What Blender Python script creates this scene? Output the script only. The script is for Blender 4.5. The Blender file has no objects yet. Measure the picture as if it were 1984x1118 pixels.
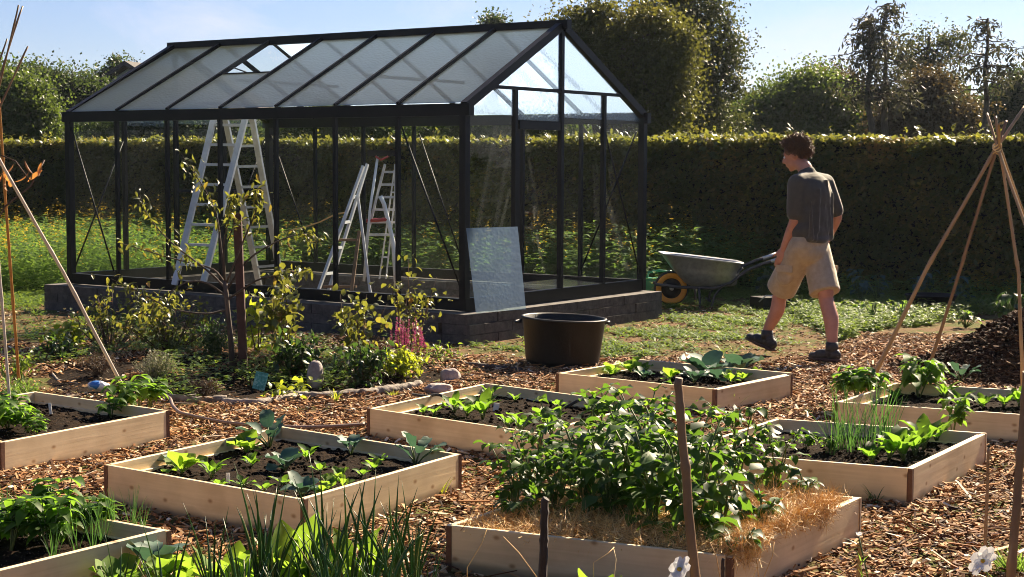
import bpy, math, numpy as np
from mathutils import Matrix, Vector
PI = math.pi
R = np.random.default_rng(7)
SC = bpy.context.scene
COL = SC.collection
# ---------------------------------------------------------------- camera model (measured from the photograph's vanishing points)
F, PITCH, ROLL, CH, W0, H0 = 3121.3, 0.0773, 0.0041, 1.5422, 1984.0, 1118.0
def ray(px, py):
    a, b = px - W0/2, py - H0/2
    c, s = math.cos(ROLL), math.sin(ROLL)
    u = (c*a + s*b)/F; v = -(-s*a + c*b)/F
    y = math.cos(PITCH) + v*math.sin(PITCH); z = -math.sin(PITCH) + v*math.cos(PITCH)
    return u, y, z
def P(px, py, z=0.0):
    """the point at height z that shows at photo pixel px, py"""
    u, y, zz = ray(px, py); t = (z - CH)/zz
    return np.array([u*t, y*t, z])
def at(px, py, Y):
    """the point at distance Y that shows at photo pixel px, py"""
    u, y, zz = ray(px, py); t = Y/y
    return np.array([u*t, Y, CH + zz*t])
def proj(X):
    X = np.asarray(X, float); x, y, z = X[..., 0], X[..., 1], X[..., 2] - CH
    yc = y*math.cos(PITCH) - z*math.sin(PITCH); zc = y*math.sin(PITCH) + z*math.cos(PITCH)
    u, v = F*x/yc, -F*zc/yc; c, s = math.cos(ROLL), math.sin(ROLL)
    return W0/2 + c*u - s*v, H0/2 + s*u + c*v
def unit(v):
    v = np.asarray(v, float); return v/np.maximum(np.linalg.norm(v, axis=-1, keepdims=True), 1e-9)
def V3(*a): return np.array(a, float)
# ---------------------------------------------------------------- mesh builder
class MB:
    def __init__(s): s.v = []; s.f = []; s.n = 0
    def add(s, v, f, m=0, smooth=True):
        v = np.asarray(v, float).reshape(-1, 3); f = np.asarray(f, np.int64)
        s.v.append(v); s.f.append((f + s.n, m, smooth)); s.n += len(v); return s
    def box(s, c, size, m=0, rot=None):
        h = np.asarray(size)/2.0
        v = np.array([[x, y, z] for x in (-1, 1) for y in (-1, 1) for z in (-1, 1)])*h
        if rot is not None: v = v @ np.asarray(rot).T
        return s.add(v + np.asarray(c), [[0,1,3,2],[4,6,7,5],[0,4,5,1],[2,3,7,6],[0,2,6,4],[1,5,7,3]], m, False)
    def beam(s, p, q, w, h, up=(0, 0, 1), m=0):
        """rectangular bar from p to q, w across and h along up"""
        p = np.asarray(p, float); q = np.asarray(q, float); d = unit(q - p); u = np.asarray(up, float)
        x = np.cross(d, u); x = unit(x) if np.linalg.norm(x) > 1e-4 else V3(1, 0, 0); u = np.cross(x, d)
        v = [o + x*a*w/2 + u*b*h/2 for o in (p, q) for a, b in ((-1,-1),(1,-1),(1,1),(-1,1))]
        return s.add(v, [[0,1,2,3],[4,7,6,5],[0,4,5,1],[1,5,6,2],[2,6,7,3],[3,7,4,0]], m, False)
    def tube(s, pts, r, n=7, m=0, cap=True):
        pts = np.asarray(pts, float); k = len(pts); r = np.broadcast_to(np.asarray(r, float), (k,))
        t = np.gradient(pts, axis=0); t = unit(t)
        a = V3(0, 0, 1) if abs(t[0][2]) < .9 else V3(1, 0, 0)
        x = unit(np.cross(t[0], a)); V = []
        ang = np.arange(n)*2*PI/n
        for i in range(k):
            x = x - t[i]*np.dot(x, t[i]); x = unit(x); y = np.cross(t[i], x)
            V.append(pts[i] + r[i]*(np.cos(ang)[:, None]*x + np.sin(ang)[:, None]*y))
        V = np.concatenate(V)
        i = np.arange(k-1)[:, None]*n; j = np.arange(n)[None]; jn = (j+1) % n
        f = np.stack([i+j, i+jn, i+n+jn, i+n+j], -1).reshape(-1, 4)
        b = s.n; s.add(V, f, m, True)
        if cap:
            s.f.append((np.array([list(range(n))[::-1]]) + b, m, False)); s.f.append((np.array([list(range(n))]) + b + (k-1)*n, m, False))
        return s
    def ell(s, c, r, m=0, nu=12, nv=8, rot=None):
        th = np.linspace(0, PI, nv+1); ph = np.arange(nu)*2*PI/nu
        v = np.array([[math.sin(t)*math.cos(p), math.sin(t)*math.sin(p), math.cos(t)] for t in th for p in ph])*np.asarray(r)
        if rot is not None: v = v @ np.asarray(rot).T
        i = np.arange(nv)[:, None]*nu; j = np.arange(nu)[None]; jn = (j+1) % nu
        return s.add(v + np.asarray(c), np.stack([i+j, i+nu+j, i+nu+jn, i+jn], -1).reshape(-1, 4), m, True)
    def lathe(s, c, prof, n=32, m=0, axis=None):
        """prof: list of (r, z); closed of its own accord where r = 0"""
        ph = np.arange(n)*2*PI/n; k = len(prof)
        v = np.array([[r*math.cos(p), r*math.sin(p), z] for r, z in prof for p in ph])
        if axis is not None: v = v @ np.asarray(axis).T
        i = np.arange(k-1)[:, None]*n; j = np.arange(n)[None]; jn = (j+1) % n
        return s.add(v + np.asarray(c), np.stack([i+j, i+jn, i+n+jn, i+n+j], -1).reshape(-1, 4), m, True)
    def quads(s, v, m=0, smooth=True):
        v = np.asarray(v, float).reshape(-1, 4, 3)
        return s.add(v.reshape(-1, 3), np.arange(len(v)*4).reshape(-1, 4), m, smooth)
    def leaves(s, base, d, n, L, Wd, curl=.6, fold=.3, seg=4, prof='oval', m=0, wav=0.0):
        """a batch of curved, folded leaf blades: base points, directions, upward normals, lengths and widths"""
        base = np.asarray(base, float).reshape(-1, 3); N = len(base)
        d = unit(np.broadcast_to(d, (N, 3))); n = np.broadcast_to(n, (N, 3)); n = unit(n - d*np.sum(n*d, -1, keepdims=True) + 1e-6)
        sd = np.cross(d, n); L = np.broadcast_to(L, (N,)).astype(float); Wd = np.broadcast_to(Wd, (N,)).astype(float)
        curl = np.broadcast_to(curl, (N,)).astype(float)
        t = np.linspace(0, 1, seg+1)
        w = {'oval': lambda t: np.sin(PI*np.clip(t*.94+.03, 0, 1)**.8), 'round': lambda t: np.sin(PI*np.clip(t*.84+.08, 0, 1))**.6,
             'heart': lambda t: np.sin(PI*np.clip(t*.93+.07, 0, 1)**.55), 'lance': lambda t: np.sin(PI*np.clip(t*.95+.04, 0, 1)**.9)**1.2,
             'spoon': lambda t: np.where(t < .3, .12, np.sin(PI*np.clip((t-.27)/.75, 0, 1))**.6),
             'blade': lambda t: np.clip(1.02-t, 0, 1)**.45}[prof](t)
        mid = np.zeros((N, seg+1, 3)); mid[:, 0] = base; nn = np.zeros((N, seg+1, 3))
        for i in range(seg+1):
            th = -curl*t[i]; dd = np.cos(th)[:, None]*d + np.sin(th)[:, None]*n
            nn[:, i] = -np.sin(th)[:, None]*d + np.cos(th)[:, None]*n
            if i: mid[:, i] = mid[:, i-1] + dd*(L/seg)[:, None]
        hw = (Wd[:, None]/2*w[None])[..., None]
        up = nn*math.sin(fold) + (R.normal(0, wav, (N, seg+1, 1))*nn if wav else 0)
        up2 = nn*math.sin(fold) + (R.normal(0, wav, (N, seg+1, 1))*nn if wav else 0)
        Lf = mid - sd[:, None]*hw*math.cos(fold) + up*hw; Rt = mid + sd[:, None]*hw*math.cos(fold) + up2*hw
        v = np.stack([Lf, mid, Rt], 2)                               # N, seg+1, 3, 3
        b = (np.arange(N)*(seg+1)*3)[:, None, None]; i = (np.arange(seg)*3)[None, :, None]; j = np.arange(2)[None, None]
        f = np.stack([b+i+j, b+i+j+1, b+i+j+4, b+i+j+3], -1).reshape(-1, 4)
        return s.add(v.reshape(-1, 3), f, m, True)
    def cards(s, base, d, n, L, Wd, m=0):
        """small folded rhombic leaves, one quad each"""
        base = np.asarray(base, float).reshape(-1, 3); N_ = len(base); d = unit(np.broadcast_to(d, (N_, 3))); n = np.broadcast_to(n, (N_, 3)); n = unit(n - d*np.sum(n*d, -1, keepdims=True) + 1e-6)
        sd = np.cross(d, n); L = np.broadcast_to(L, (N_,))[:, None]; Wd = np.broadcast_to(Wd, (N_,))[:, None]; h = base + d*L*.45 + n*L*.06
        return s.quads(np.stack([base, h - sd*Wd/2, base + d*L - n*L*.08, h + sd*Wd/2], 1), m)
    def mesh(s, name, mats, org=(0, 0, 0)):
        me = bpy.data.meshes.new(name); v = np.concatenate(s.v) - np.asarray(org)
        fl = [f for f in s.f if len(f[0])]
        loops = np.concatenate([f.ravel() for f, _, _ in fl]); size = np.concatenate([np.full(len(f), f.shape[1]) for f, _, _ in fl])
        start = np.concatenate([[0], np.cumsum(size)[:-1]])
        me.vertices.add(len(v)); me.vertices.foreach_set('co', v.astype(np.float32).ravel())
        me.loops.add(len(loops)); me.loops.foreach_set('vertex_index', loops.astype(np.int32))
        me.polygons.add(len(size)); me.polygons.foreach_set('loop_start', start.astype(np.int32))
        for mm in (mats if isinstance(mats, (list, tuple)) else [mats]): me.materials.append(mm)
        me.polygons.foreach_set('material_index', np.concatenate([np.full(len(f), m) for f, m, _ in fl]).astype(np.int32))
        me.polygons.foreach_set('use_smooth', np.concatenate([np.full(len(f), sm) for f, _, sm in fl]))
        me.update(calc_edges=True)
        return me
WL = {}
def tag(o, label=None, cat=None, group=None, kind=None):
    if label: o['label'] = label
    if cat: o['category'] = cat
    if group: o['group'] = group
    if kind: o['kind'] = kind
    return o
def thing(name, label, cat, loc, group=None, rz=0.0):
    o = bpy.data.objects.new(name, None); o.empty_display_size = .1; COL.objects.link(o)
    o.location = tuple(loc); o.rotation_euler = (0, 0, rz); WL[o.name] = np.asarray(loc, float)
    return tag(o, label, cat, group)
def part(name, mb, mats, parent, local=False):
    """one mesh object; mb holds world coordinates unless local"""
    org = V3(0, 0, 0) if local else WL[parent.name]
    o = bpy.data.objects.new(name, mb.mesh(name, mats, org)); COL.objects.link(o); o.parent = parent
    WL[o.name] = org; return o
def solo(name, mb, mats, org, label=None, cat=None, group=None, kind=None):
    """a thing that is one mesh, its origin at org"""
    o = bpy.data.objects.new(name, mb.mesh(name, mats, org)); COL.objects.link(o); o.location = tuple(org); WL[o.name] = np.asarray(org, float)
    return tag(o, label, cat, group, kind)
def dup(o, loc, rz=0.0, sc=1.0, label=None, group=None):
    c = o.copy(); COL.objects.link(c); c.location = tuple(loc); c.rotation_euler = (0, 0, rz); c.scale = (sc, sc, sc)
    if label: c['label'] = label
    if group: c['group'] = group
    for ch in list(o.children):
        k = ch.copy(); COL.objects.link(k); k.parent = c
    return c
# ---------------------------------------------------------------- materials
def newmat(name):
    m = bpy.data.materials.new(name); m.use_nodes = True; nt = m.node_tree; nt.nodes.clear()
    out = nt.nodes.new('ShaderNodeOutputMaterial'); return m, nt, out
def N(nt, t, **kw):
    n = nt.nodes.new(t)
    for k, v in kw.items():
        if k in n.inputs: n.inputs[k].default_value = v
        else: setattr(n, k, v)
    return n
def L(nt, a, b): nt.links.new(a, b)
def ramp(nt, cols, inp, interp='LINEAR'):
    r = nt.nodes.new('ShaderNodeValToRGB'); e = r.color_ramp.elements; r.color_ramp.interpolation = interp
    k = len(cols)
    while len(e) < k: e.new(.5)
    for i, c in enumerate(cols):
        p, c = c if len(c) == 2 else (i/max(1, k-1), c)
        e[i].position = p; e[i].color = (*c, 1)
    L(nt, inp, r.inputs['Fac']); return r
def basic(name, cols, rough=.7, scale=20.0, bump=0.0, bscale=None, metal=0.0, spec=.5, stretch=(1, 1, 1), detail=6.0):
    """noise-mottled Principled surface in object coordinates"""
    m, nt, out = newmat(name); b = N(nt, 'ShaderNodeBsdfPrincipled', Roughness=rough, Metallic=metal)
    b.inputs['Specular IOR Level'].default_value = spec
    tc = N(nt, 'ShaderNodeTexCoord'); mp = N(nt, 'ShaderNodeMapping', Scale=stretch); L(nt, tc.outputs['Object'], mp.inputs['Vector'])
    no = N(nt, 'ShaderNodeTexNoise', Scale=scale, Detail=detail, Roughness=.62); L(nt, mp.outputs[0], no.inputs['Vector'])
    k = len(cols); r = ramp(nt, [(.28+.44*i/max(1, k-1), c) for i, c in enumerate(cols)], no.outputs['Fac'])
    L(nt, r.outputs['Color'], b.inputs['Base Color'])
    if bump:
        n2 = N(nt, 'ShaderNodeTexNoise', Scale=bscale or scale*2, Detail=8.0); L(nt, mp.outputs[0], n2.inputs['Vector'])
        bp = N(nt, 'ShaderNodeBump', Strength=bump, Distance=.02); L(nt, n2.outputs['Fac'], bp.inputs['Height']); L(nt, bp.outputs[0], b.inputs['Normal'])
    L(nt, b.outputs[0], out.inputs['Surface']); return m
def leafmat(name, cols, trans, tmix=.45, rough=.42, spec=.5, patch=0.0):
    """leaf: every blade (mesh island) draws its own colour, light passes through from behind"""
    m, nt, out = newmat(name); g = N(nt, 'ShaderNodeNewGeometry')
    fac = g.outputs['Random Per Island']
    if patch:                                                       # neighbouring leaves share a tone
        pn = N(nt, 'ShaderNodeTexNoise', Scale=patch, Detail=3.0, Roughness=.6); L(nt, g.outputs['Position'], pn.inputs['Vector'])
        a1 = N(nt, 'ShaderNodeMath', operation='MULTIPLY_ADD'); a1.inputs[1].default_value = .55; L(nt, fac, a1.inputs[0])
        a2 = N(nt, 'ShaderNodeMath', operation='MULTIPLY_ADD'); a2.inputs[1].default_value = 1.9; a2.inputs[2].default_value = -.72; L(nt, pn.outputs['Fac'], a2.inputs[0]); L(nt, a2.outputs[0], a1.inputs[2]); fac = a1.outputs[0]
    r = ramp(nt, cols, fac); b = N(nt, 'ShaderNodeBsdfPrincipled', Roughness=rough)
    b.inputs['Specular IOR Level'].default_value = spec
    no = N(nt, 'ShaderNodeTexNoise', Scale=30.0, Detail=5.0); tc = N(nt, 'ShaderNodeTexCoord'); L(nt, tc.outputs['Object'], no.inputs['Vector'])
    mr = N(nt, 'ShaderNodeMapRange'); mr.inputs['To Min'].default_value = .5; mr.inputs['To Max'].default_value = 1.5; L(nt, no.outputs['Fac'], mr.inputs['Value'])
    mx = N(nt, 'ShaderNodeMix', data_type='RGBA', blend_type='MULTIPLY'); mx.inputs[0].default_value = 1
    L(nt, r.outputs['Color'], mx.inputs[6]); L(nt, mr.outputs[0], mx.inputs[7]); L(nt, mx.outputs[2], b.inputs['Base Color'])
    t = N(nt, 'ShaderNodeBsdfTranslucent')
    tx = N(nt, 'ShaderNodeMix', data_type='RGBA', blend_type='MIX'); tx.inputs[0].default_value = .6; tx.inputs[7].default_value = (*trans, 1)
    L(nt, mx.outputs[2], tx.inputs[6]); L(nt, tx.outputs[2], t.inputs['Color'])
    ms = N(nt, 'ShaderNodeMixShader'); ms.inputs[0].default_value = tmix; L(nt, b.outputs[0], ms.inputs[1]); L(nt, t.outputs[0], ms.inputs[2])
    L(nt, ms.outputs[0], out.inputs['Surface']); return m
def islandmat(name, cols, rough=.75, spec=.4, bump=0.0):
    m, nt, out = newmat(name); g = N(nt, 'ShaderNodeNewGeometry'); r = ramp(nt, cols, g.outputs['Random Per Island'])
    b = N(nt, 'ShaderNodeBsdfPrincipled', Roughness=rough); b.inputs['Specular IOR Level'].default_value = spec
    L(nt, r.outputs['Color'], b.inputs['Base Color']); L(nt, b.outputs[0], out.inputs['Surface']); return m
def woodmat():
    """pale planed softwood: grain along the board's own x axis, a few knots, greyish weathering"""
    m, nt, out = newmat('pine_board'); tc = N(nt, 'ShaderNodeTexCoord'); oi = N(nt, 'ShaderNodeObjectInfo')
    ad = N(nt, 'ShaderNodeVectorMath', operation='ADD'); sc = N(nt, 'ShaderNodeMath', operation='MULTIPLY'); sc.inputs[1].default_value = 37.0
    L(nt, oi.outputs['Random'], sc.inputs[0]); L(nt, tc.outputs['Object'], ad.inputs[0]); L(nt, sc.outputs[0], ad.inputs[1])
    m1 = N(nt, 'ShaderNodeMapping', Scale=(1.2, 30, 30)); L(nt, ad.outputs[0], m1.inputs['Vector'])
    n1 = N(nt, 'ShaderNodeTexNoise', Scale=1.6, Detail=7.0, Distortion=.6); L(nt, m1.outputs[0], n1.inputs['Vector'])
    r1 = ramp(nt, [(.25, (.66, .515, .305)), (.5, (.73, .58, .355)), (.75, (.79, .635, .40))], n1.outputs['Fac'])
    m2 = N(nt, 'ShaderNodeMapping')
    s2 = N(nt, 'ShaderNodeSeparateXYZ'); L(nt, ad.outputs[0], s2.inputs[0]); c2 = N(nt, 'ShaderNodeCombineXYZ'); L(nt, s2.outputs['X'], c2.inputs[0]); L(nt, s2.outputs['Z'], c2.inputs[1]); L(nt, c2.outputs[0], m2.inputs['Vector'])
    m2.inputs['Scale'].default_value = (4.2, 6.5, 1); vo = N(nt, 'ShaderNodeTexVoronoi', Scale=1.0, Randomness=1.0, voronoi_dimensions='2D'); L(nt, m2.outputs[0], vo.inputs['Vector'])
    r2 = ramp(nt, [(0, (.25, .14, .07)), (.035, (.5, .36, .25)), (.06, (.84, .77, .7)), (.09, (1, 1, 1)), (1, (1, 1, 1))], vo.outputs['Distance'])
    mx = N(nt, 'ShaderNodeMix', data_type='RGBA', blend_type='MULTIPLY'); mx.inputs[0].default_value = .75
    L(nt, r1.outputs['Color'], mx.inputs[6]); L(nt, r2.outputs['Color'], mx.inputs[7])
    n3 = N(nt, 'ShaderNodeTexNoise', Scale=5.0, Detail=5.0); L(nt, ad.outputs[0], n3.inputs['Vector'])
    r3 = ramp(nt, [(.3, (.80, .76, .72)), (.6, (1, 1, 1))], n3.outputs['Fac'])
    mz = N(nt, 'ShaderNodeMix', data_type='RGBA', blend_type='MULTIPLY'); mz.inputs[0].default_value = 1
    L(nt, mx.outputs[2], mz.inputs[6]); L(nt, r3.outputs['Color'], mz.inputs[7])
    # soil splashed along the foot of the board
    sx = N(nt, 'ShaderNodeSeparateXYZ'); L(nt, tc.outputs['Object'], sx.inputs[0])
    sa = N(nt, 'ShaderNodeMath', operation='MULTIPLY_ADD'); sa.inputs[1].default_value = .09; L(nt, n3.outputs['Fac'], sa.inputs[0])
    sm = N(nt, 'ShaderNodeMath', operation='MULTIPLY'); sm.inputs[1].default_value = -1; L(nt, sx.outputs['Z'], sm.inputs[0]); L(nt, sm.outputs[0], sa.inputs[2])
    mr = N(nt, 'ShaderNodeMapRange'); mr.inputs['From Min'].default_value = 0; mr.inputs['From Max'].default_value = .035; mr.inputs['To Max'].default_value = .7; L(nt, sa.outputs[0], mr.inputs['Value'])
    md = N(nt, 'ShaderNodeMix', data_type='RGBA'); md.inputs[7].default_value = (.13, .075, .04, 1); L(nt, mr.outputs[0], md.inputs[0]); L(nt, mz.outputs[2], md.inputs[6])
    b = N(nt, 'ShaderNodeBsdfPrincipled', Roughness=.62); b.inputs['Specular IOR Level'].default_value = .4; L(nt, md.outputs[2], b.inputs['Base Color'])
    bp = N(nt, 'ShaderNodeBump', Strength=.15, Distance=.005); L(nt, n1.outputs['Fac'], bp.inputs['Height']); L(nt, bp.outputs[0], b.inputs['Normal'])
    L(nt, b.outputs[0], out.inputs['Surface']); return m
def schlick(nt, r0=.04, k=1.0, normal=None):
    """reflectance by viewing angle, the same from either side of the pane"""
    lw = N(nt, 'ShaderNodeLayerWeight', Blend=.5)
    if normal: L(nt, normal, lw.inputs['Normal'])
    p = N(nt, 'ShaderNodeMath', operation='POWER'); p.inputs[1].default_value = 5.0; L(nt, lw.outputs['Facing'], p.inputs[0])
    a = N(nt, 'ShaderNodeMath', operation='MULTIPLY_ADD', use_clamp=True); a.inputs[1].default_value = k*(1-r0); a.inputs[2].default_value = r0; L(nt, p.outputs[0], a.inputs[0]); return a.outputs[0]
def clearglass(name, tint=(.90, .93, .93), haze=.03):
    m, nt, out = newmat(name); t = N(nt, 'ShaderNodeBsdfTransparent', Color=(*tint, 1)); g = N(nt, 'ShaderNodeBsdfGlossy', Roughness=.02)
    ms = N(nt, 'ShaderNodeMixShader'); L(nt, schlick(nt, .028, .6), ms.inputs[0]); L(nt, t.outputs[0], ms.inputs[1]); L(nt, g.outputs[0], ms.inputs[2])
    # a film of dust and dried drops
    d = N(nt, 'ShaderNodeBsdfTranslucent', Color=(.8, .82, .8, 1)); d2 = N(nt, 'ShaderNodeBsdfDiffuse', Color=(.7, .72, .7, 1))
    dm = N(nt, 'ShaderNodeMixShader'); L(nt, d.outputs[0], dm.inputs[1]); L(nt, d2.outputs[0], dm.inputs[2])
    tc = N(nt, 'ShaderNodeTexCoord'); no = N(nt, 'ShaderNodeTexNoise', Scale=2.2, Detail=6.0); L(nt, tc.outputs['Object'], no.inputs['Vector'])
    mr = N(nt, 'ShaderNodeMapRange'); mr.inputs['From Min'].default_value = .35; mr.inputs['From Max'].default_value = .75; mr.inputs['To Max'].default_value = haze; L(nt, no.outputs['Fac'], mr.inputs['Value'])
    vo = N(nt, 'ShaderNodeTexVoronoi', Scale=30.0); L(nt, tc.outputs['Object'], vo.inputs['Vector'])
    lt = N(nt, 'ShaderNodeMath', operation='LESS_THAN'); lt.inputs[1].default_value = .07; L(nt, vo.outputs['Distance'], lt.inputs[0])
    l2 = N(nt, 'ShaderNodeMath', operation='MULTIPLY'); l2.inputs[1].default_value = haze*3; L(nt, lt.outputs[0], l2.inputs[0])
    mxm = N(nt, 'ShaderNodeMath', operation='MAXIMUM'); L(nt, l2.outputs[0], mxm.inputs[0]); L(nt, mr.outputs[0], mxm.inputs[1])
    m3 = N(nt, 'ShaderNodeMixShader'); L(nt, mxm.outputs[0], m3.inputs[0]); L(nt, ms.outputs[0], m3.inputs[1]); L(nt, dm.outputs[0], m3.inputs[2])
    L(nt, m3.outputs[0], out.inputs['Surface']); return m
def roofglass(name, clear=.25, tint=(.90, .95, 1.0), milk=.3, rough=.35, bs=.5, refl=.9, skymilk=(.52, .71, 1.0)):
    """hammered horticultural glass: scatters what passes, dimples sparkle"""
    m, nt, out = newmat(name); tc = N(nt, 'ShaderNodeTexCoord')
    vo = N(nt, 'ShaderNodeTexVoronoi', Scale=36.0, feature='SMOOTH_F1'); L(nt, tc.outputs['Object'], vo.inputs['Vector'])
    bp = N(nt, 'ShaderNodeBump', Strength=bs, Distance=.012); L(nt, vo.outputs['Distance'], bp.inputs['Height'])
    rf = N(nt, 'ShaderNodeBsdfRefraction', Color=(*tint, 1), Roughness=rough, IOR=1.2); L(nt, bp.outputs[0], rf.inputs['Normal'])
    tl = N(nt, 'ShaderNodeBsdfTranslucent', Color=(*skymilk, 1)); L(nt, bp.outputs[0], tl.inputs['Normal'])  # blue of the sky is put into the milk colour
    tr = N(nt, 'ShaderNodeBsdfTransparent', Color=(*tint, 1)); gl = N(nt, 'ShaderNodeBsdfGlossy', Roughness=.16); L(nt, bp.outputs[0], gl.inputs['Normal'])
    a = N(nt, 'ShaderNodeMixShader'); a.inputs[0].default_value = clear; L(nt, rf.outputs[0], a.inputs[1]); L(nt, tr.outputs[0], a.inputs[2])
    b = N(nt, 'ShaderNodeMixShader'); b.inputs[0].default_value = milk; L(nt, a.outputs[0], b.inputs[1]); L(nt, tl.outputs[0], b.inputs[2])
    c = N(nt, 'ShaderNodeMixShader'); L(nt, schlick(nt, .05, refl, bp.outputs[0]), c.inputs[0]); L(nt, b.outputs[0], c.inputs[1]); L(nt, gl.outputs[0], c.inputs[2])
    L(nt, c.outputs[0], out.inputs['Surface']); return m
M = {}
M['pine'] = woodmat()
M['endgrain'] = basic('end_grain', [(.10, .045, .02), (.17, .08, .04)], .8, 40)
M['soil'] = basic('dark_soil', [(.006, .004, .003), (.016, .010, .006), (.036, .021, .012)], 1.0, 22, .9, 60, spec=.06)
M['chip'] = islandmat('wood_chip', [(0, (.028, .012, .006)), (.2, (.11, .045, .016)), (.42, (.25, .105, .033)), (.64, (.38, .19, .07)), (.8, (.47, .28, .13)), (.92, (.58, .42, .25)), (1, (.84, .75, .6))], .8, .22)
M['chipdark'] = islandmat('dark_chip', [(0, (.016, .009, .005)), (.5, (.05, .024, .011)), (.85, (.11, .055, .024)), (1, (.22, .13, .065))], .85, .15)
M['black_alu'] = basic('black_aluminium', [(.006, .006, .006), (.011, .011, .011)], .5, 8, 0, spec=.22)
M['glass'] = clearglass('clear_pane', haze=.006); M['roofglass'] = roofglass('hammered_pane', 1.0, (.88, .95, 1.0), .93, .2, .35, .4, (.70, .86, 1.0)); M['farroof'] = roofglass('hammered_pane_thin', .97, (.92, .97, 1.0), .34, .2, .1, .2); M['gableglass'] = roofglass('misted_pane', .7, (.90, .95, 1.0), .12, .2, .25)
M['sheetglass'] = roofglass('hammered_sheet', .97, (.74, .92, .90), .36, .2, .12, .9)
M['block'] = basic('concrete_block', [(.045, .040, .036), (.085, .075, .066), (.13, .115, .10)], .9, 14, .5, 50)
M['alu'] = basic('worn_aluminium', [(.42, .42, .42), (.62, .62, .61)], .42, 12, 0, metal=.55)
M['whitealu'] = basic('pale_aluminium', [(.55, .56, .56), (.74, .74, .73)], .5, 12)
M['oldwood'] = basic('old_wood', [(.16, .08, .04), (.30, .17, .09)], .8, 18, .3, stretch=(1, 1, .15))
M['red'] = basic('red_plastic', [(.32, .02, .02), (.42, .04, .03)], .4, 8)
M['blackplastic'] = basic('black_plastic', [(.004, .004, .0045), (.011, .011, .0115)], .5, 9, .08, 60, spec=.3)
M['blackrubber'] = basic('black_rubber', [(.015, .014, .014), (.03, .028, .026)], .8, 20, .2)
M['galv'] = basic('galvanised_steel', [(.26, .265, .27), (.36, .365, .37), (.46, .465, .47)], .38, 16, 0, metal=.6)
M['darksteel'] = basic('dark_steel', [(.035, .036, .04), (.07, .07, .075)], .5, 12, metal=.4)
M['orange'] = basic('orange_rim', [(.72, .27, .015), (.82, .36, .03)], .5, 10)
M['greenplastic'] = basic('green_plastic', [(.014, .22, .135), (.025, .30, .19)], .4, 8)
M['white'] = basic('white_plastic', [(.7, .7, .7), (.82, .82, .81)], .5, 10)
M['blue'] = basic('blue_print', [(.03, .16, .5), (.05, .24, .62)], .45, 10)
M['teal'] = basic('teal_label', [(.01, .09, .085), (.03, .26, .24), (.35, .6, .55)], .5, 55)
M['stakered'] = basic('red_brown_stake', [(.03, .011, .009), (.07, .022, .017)], .7, 14, .2)
M['bamboo'] = basic('bamboo', [(.26, .14, .055), (.40, .24, .10), (.50, .33, .15)], .5, 9, 0, stretch=(1, 1, .3))
M['bamboodark'] = basic('brown_bamboo', [(.15, .08, .035), (.28, .165, .075)], .55, 9, 0, stretch=(1, 1, .3))
M['palecane'] = basic('pale_cane', [(.50, .42, .34), (.68, .60, .52)], .4, 12)
M['orangecane'] = basic('orange_cane', [(.34, .15, .04), (.48, .24, .07)], .5, 12)
M['darkpost'] = basic('dark_post', [(.022, .016, .014), (.06, .042, .034)], .8, 20, .5, stretch=(1, 1, .2))
M['driftwood'] = basic('driftwood', [(.09, .07, .055), (.22, .18, .145), (.36, .31, .26)], .85, 10, .5, 30)
M['stone'] = basic('field_stone', [(.18, .14, .125), (.34, .28, .26), (.48, .42, .4)], .85, 9, .6, 30)
M['hose'] = basic('garden_hose', [(.13, .085, .065), (.22, .15, .12)], .5, 20)
M['bark'] = basic('bark', [(.030, .022, .018), (.075, .055, .042), (.13, .10, .08)], .95, 14, .7, 30, stretch=(1, 1, .25))
M['stem'] = basic('green_stem', [(.06, .10, .02), (.12, .16, .04)], .6, 30)
M['twig'] = basic('brown_twig', [(.06, .035, .022), (.12, .07, .045)], .8, 30)
M['straw'] = islandmat('straw', [(0, (.30, .14, .04)), (.4, (.62, .36, .11)), (.8, (.78, .52, .2)), (1, (.86, .68, .36))], .6, .4)
M['potato'] = leafmat('potato_leaf', [(0, (.014, .038, .010)), (.5, (.024, .062, .014)), (.85, (.045, .10, .016)), (1, (.11, .19, .02))], (.22, .44, .03), .42, .5, .28)
M['lettuce'] = leafmat('lettuce_leaf', [(0, (.10, .20, .02)), (1, (.22, .34, .045))], (.36, .56, .04), .58, .6, .25)
M['chard'] = leafmat('chard_leaf', [(0, (.035, .09, .014)), (1, (.10, .2, .025))], (.30, .54, .035), .6, .55, .3)
M['cabbage'] = leafmat('cabbage_leaf', [(0, (.05, .10, .075)), (1, (.11, .18, .14))], (.08, .2, .08), .25, .58, .3)
M['onion'] = leafmat('onion_blade', [(0, (.018, .056, .02)), (.7, (.04, .10, .032)), (.92, (.09, .17, .035)), (1, (.38, .28, .1))], (.14, .32, .05), .34, .35)
M['shrub'] = leafmat('shrub_leaf', [(0, (.03, .05, .014)), (.5, (.055, .085, .018)), (.8, (.11, .13, .02)), (.94, (.26, .21, .03)), (1, (.32, .13, .03))], (.34, .34, .04), .42, .4)
M['darkshrub'] = leafmat('dark_shrub_leaf', [(0, (.012, .03, .010)), (.7, (.03, .06, .016)), (1, (.08, .12, .02))], (.12, .24, .03), .35, .45)
M['lime'] = leafmat('lime_leaf', [(0, (.12, .18, .015)), (1, (.30, .34, .03))], (.5, .56, .03), .55, .4)
M['grey_herb'] = leafmat('grey_herb', [(0, (.10, .11, .07)), (.6, (.18, .18, .12)), (1, (.30, .24, .15))], (.3, .3, .14), .3, .6)
M['heather'] = leafmat('brown_herb', [(0, (.03, .02, .014)), (1, (.09, .06, .035))], (.14, .09, .04), .25, .7)
M['pink'] = leafmat('pink_spike', [(0, (.28, .02, .12)), (1, (.5, .06, .24))], (.66, .06, .28), .45, .6)
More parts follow.
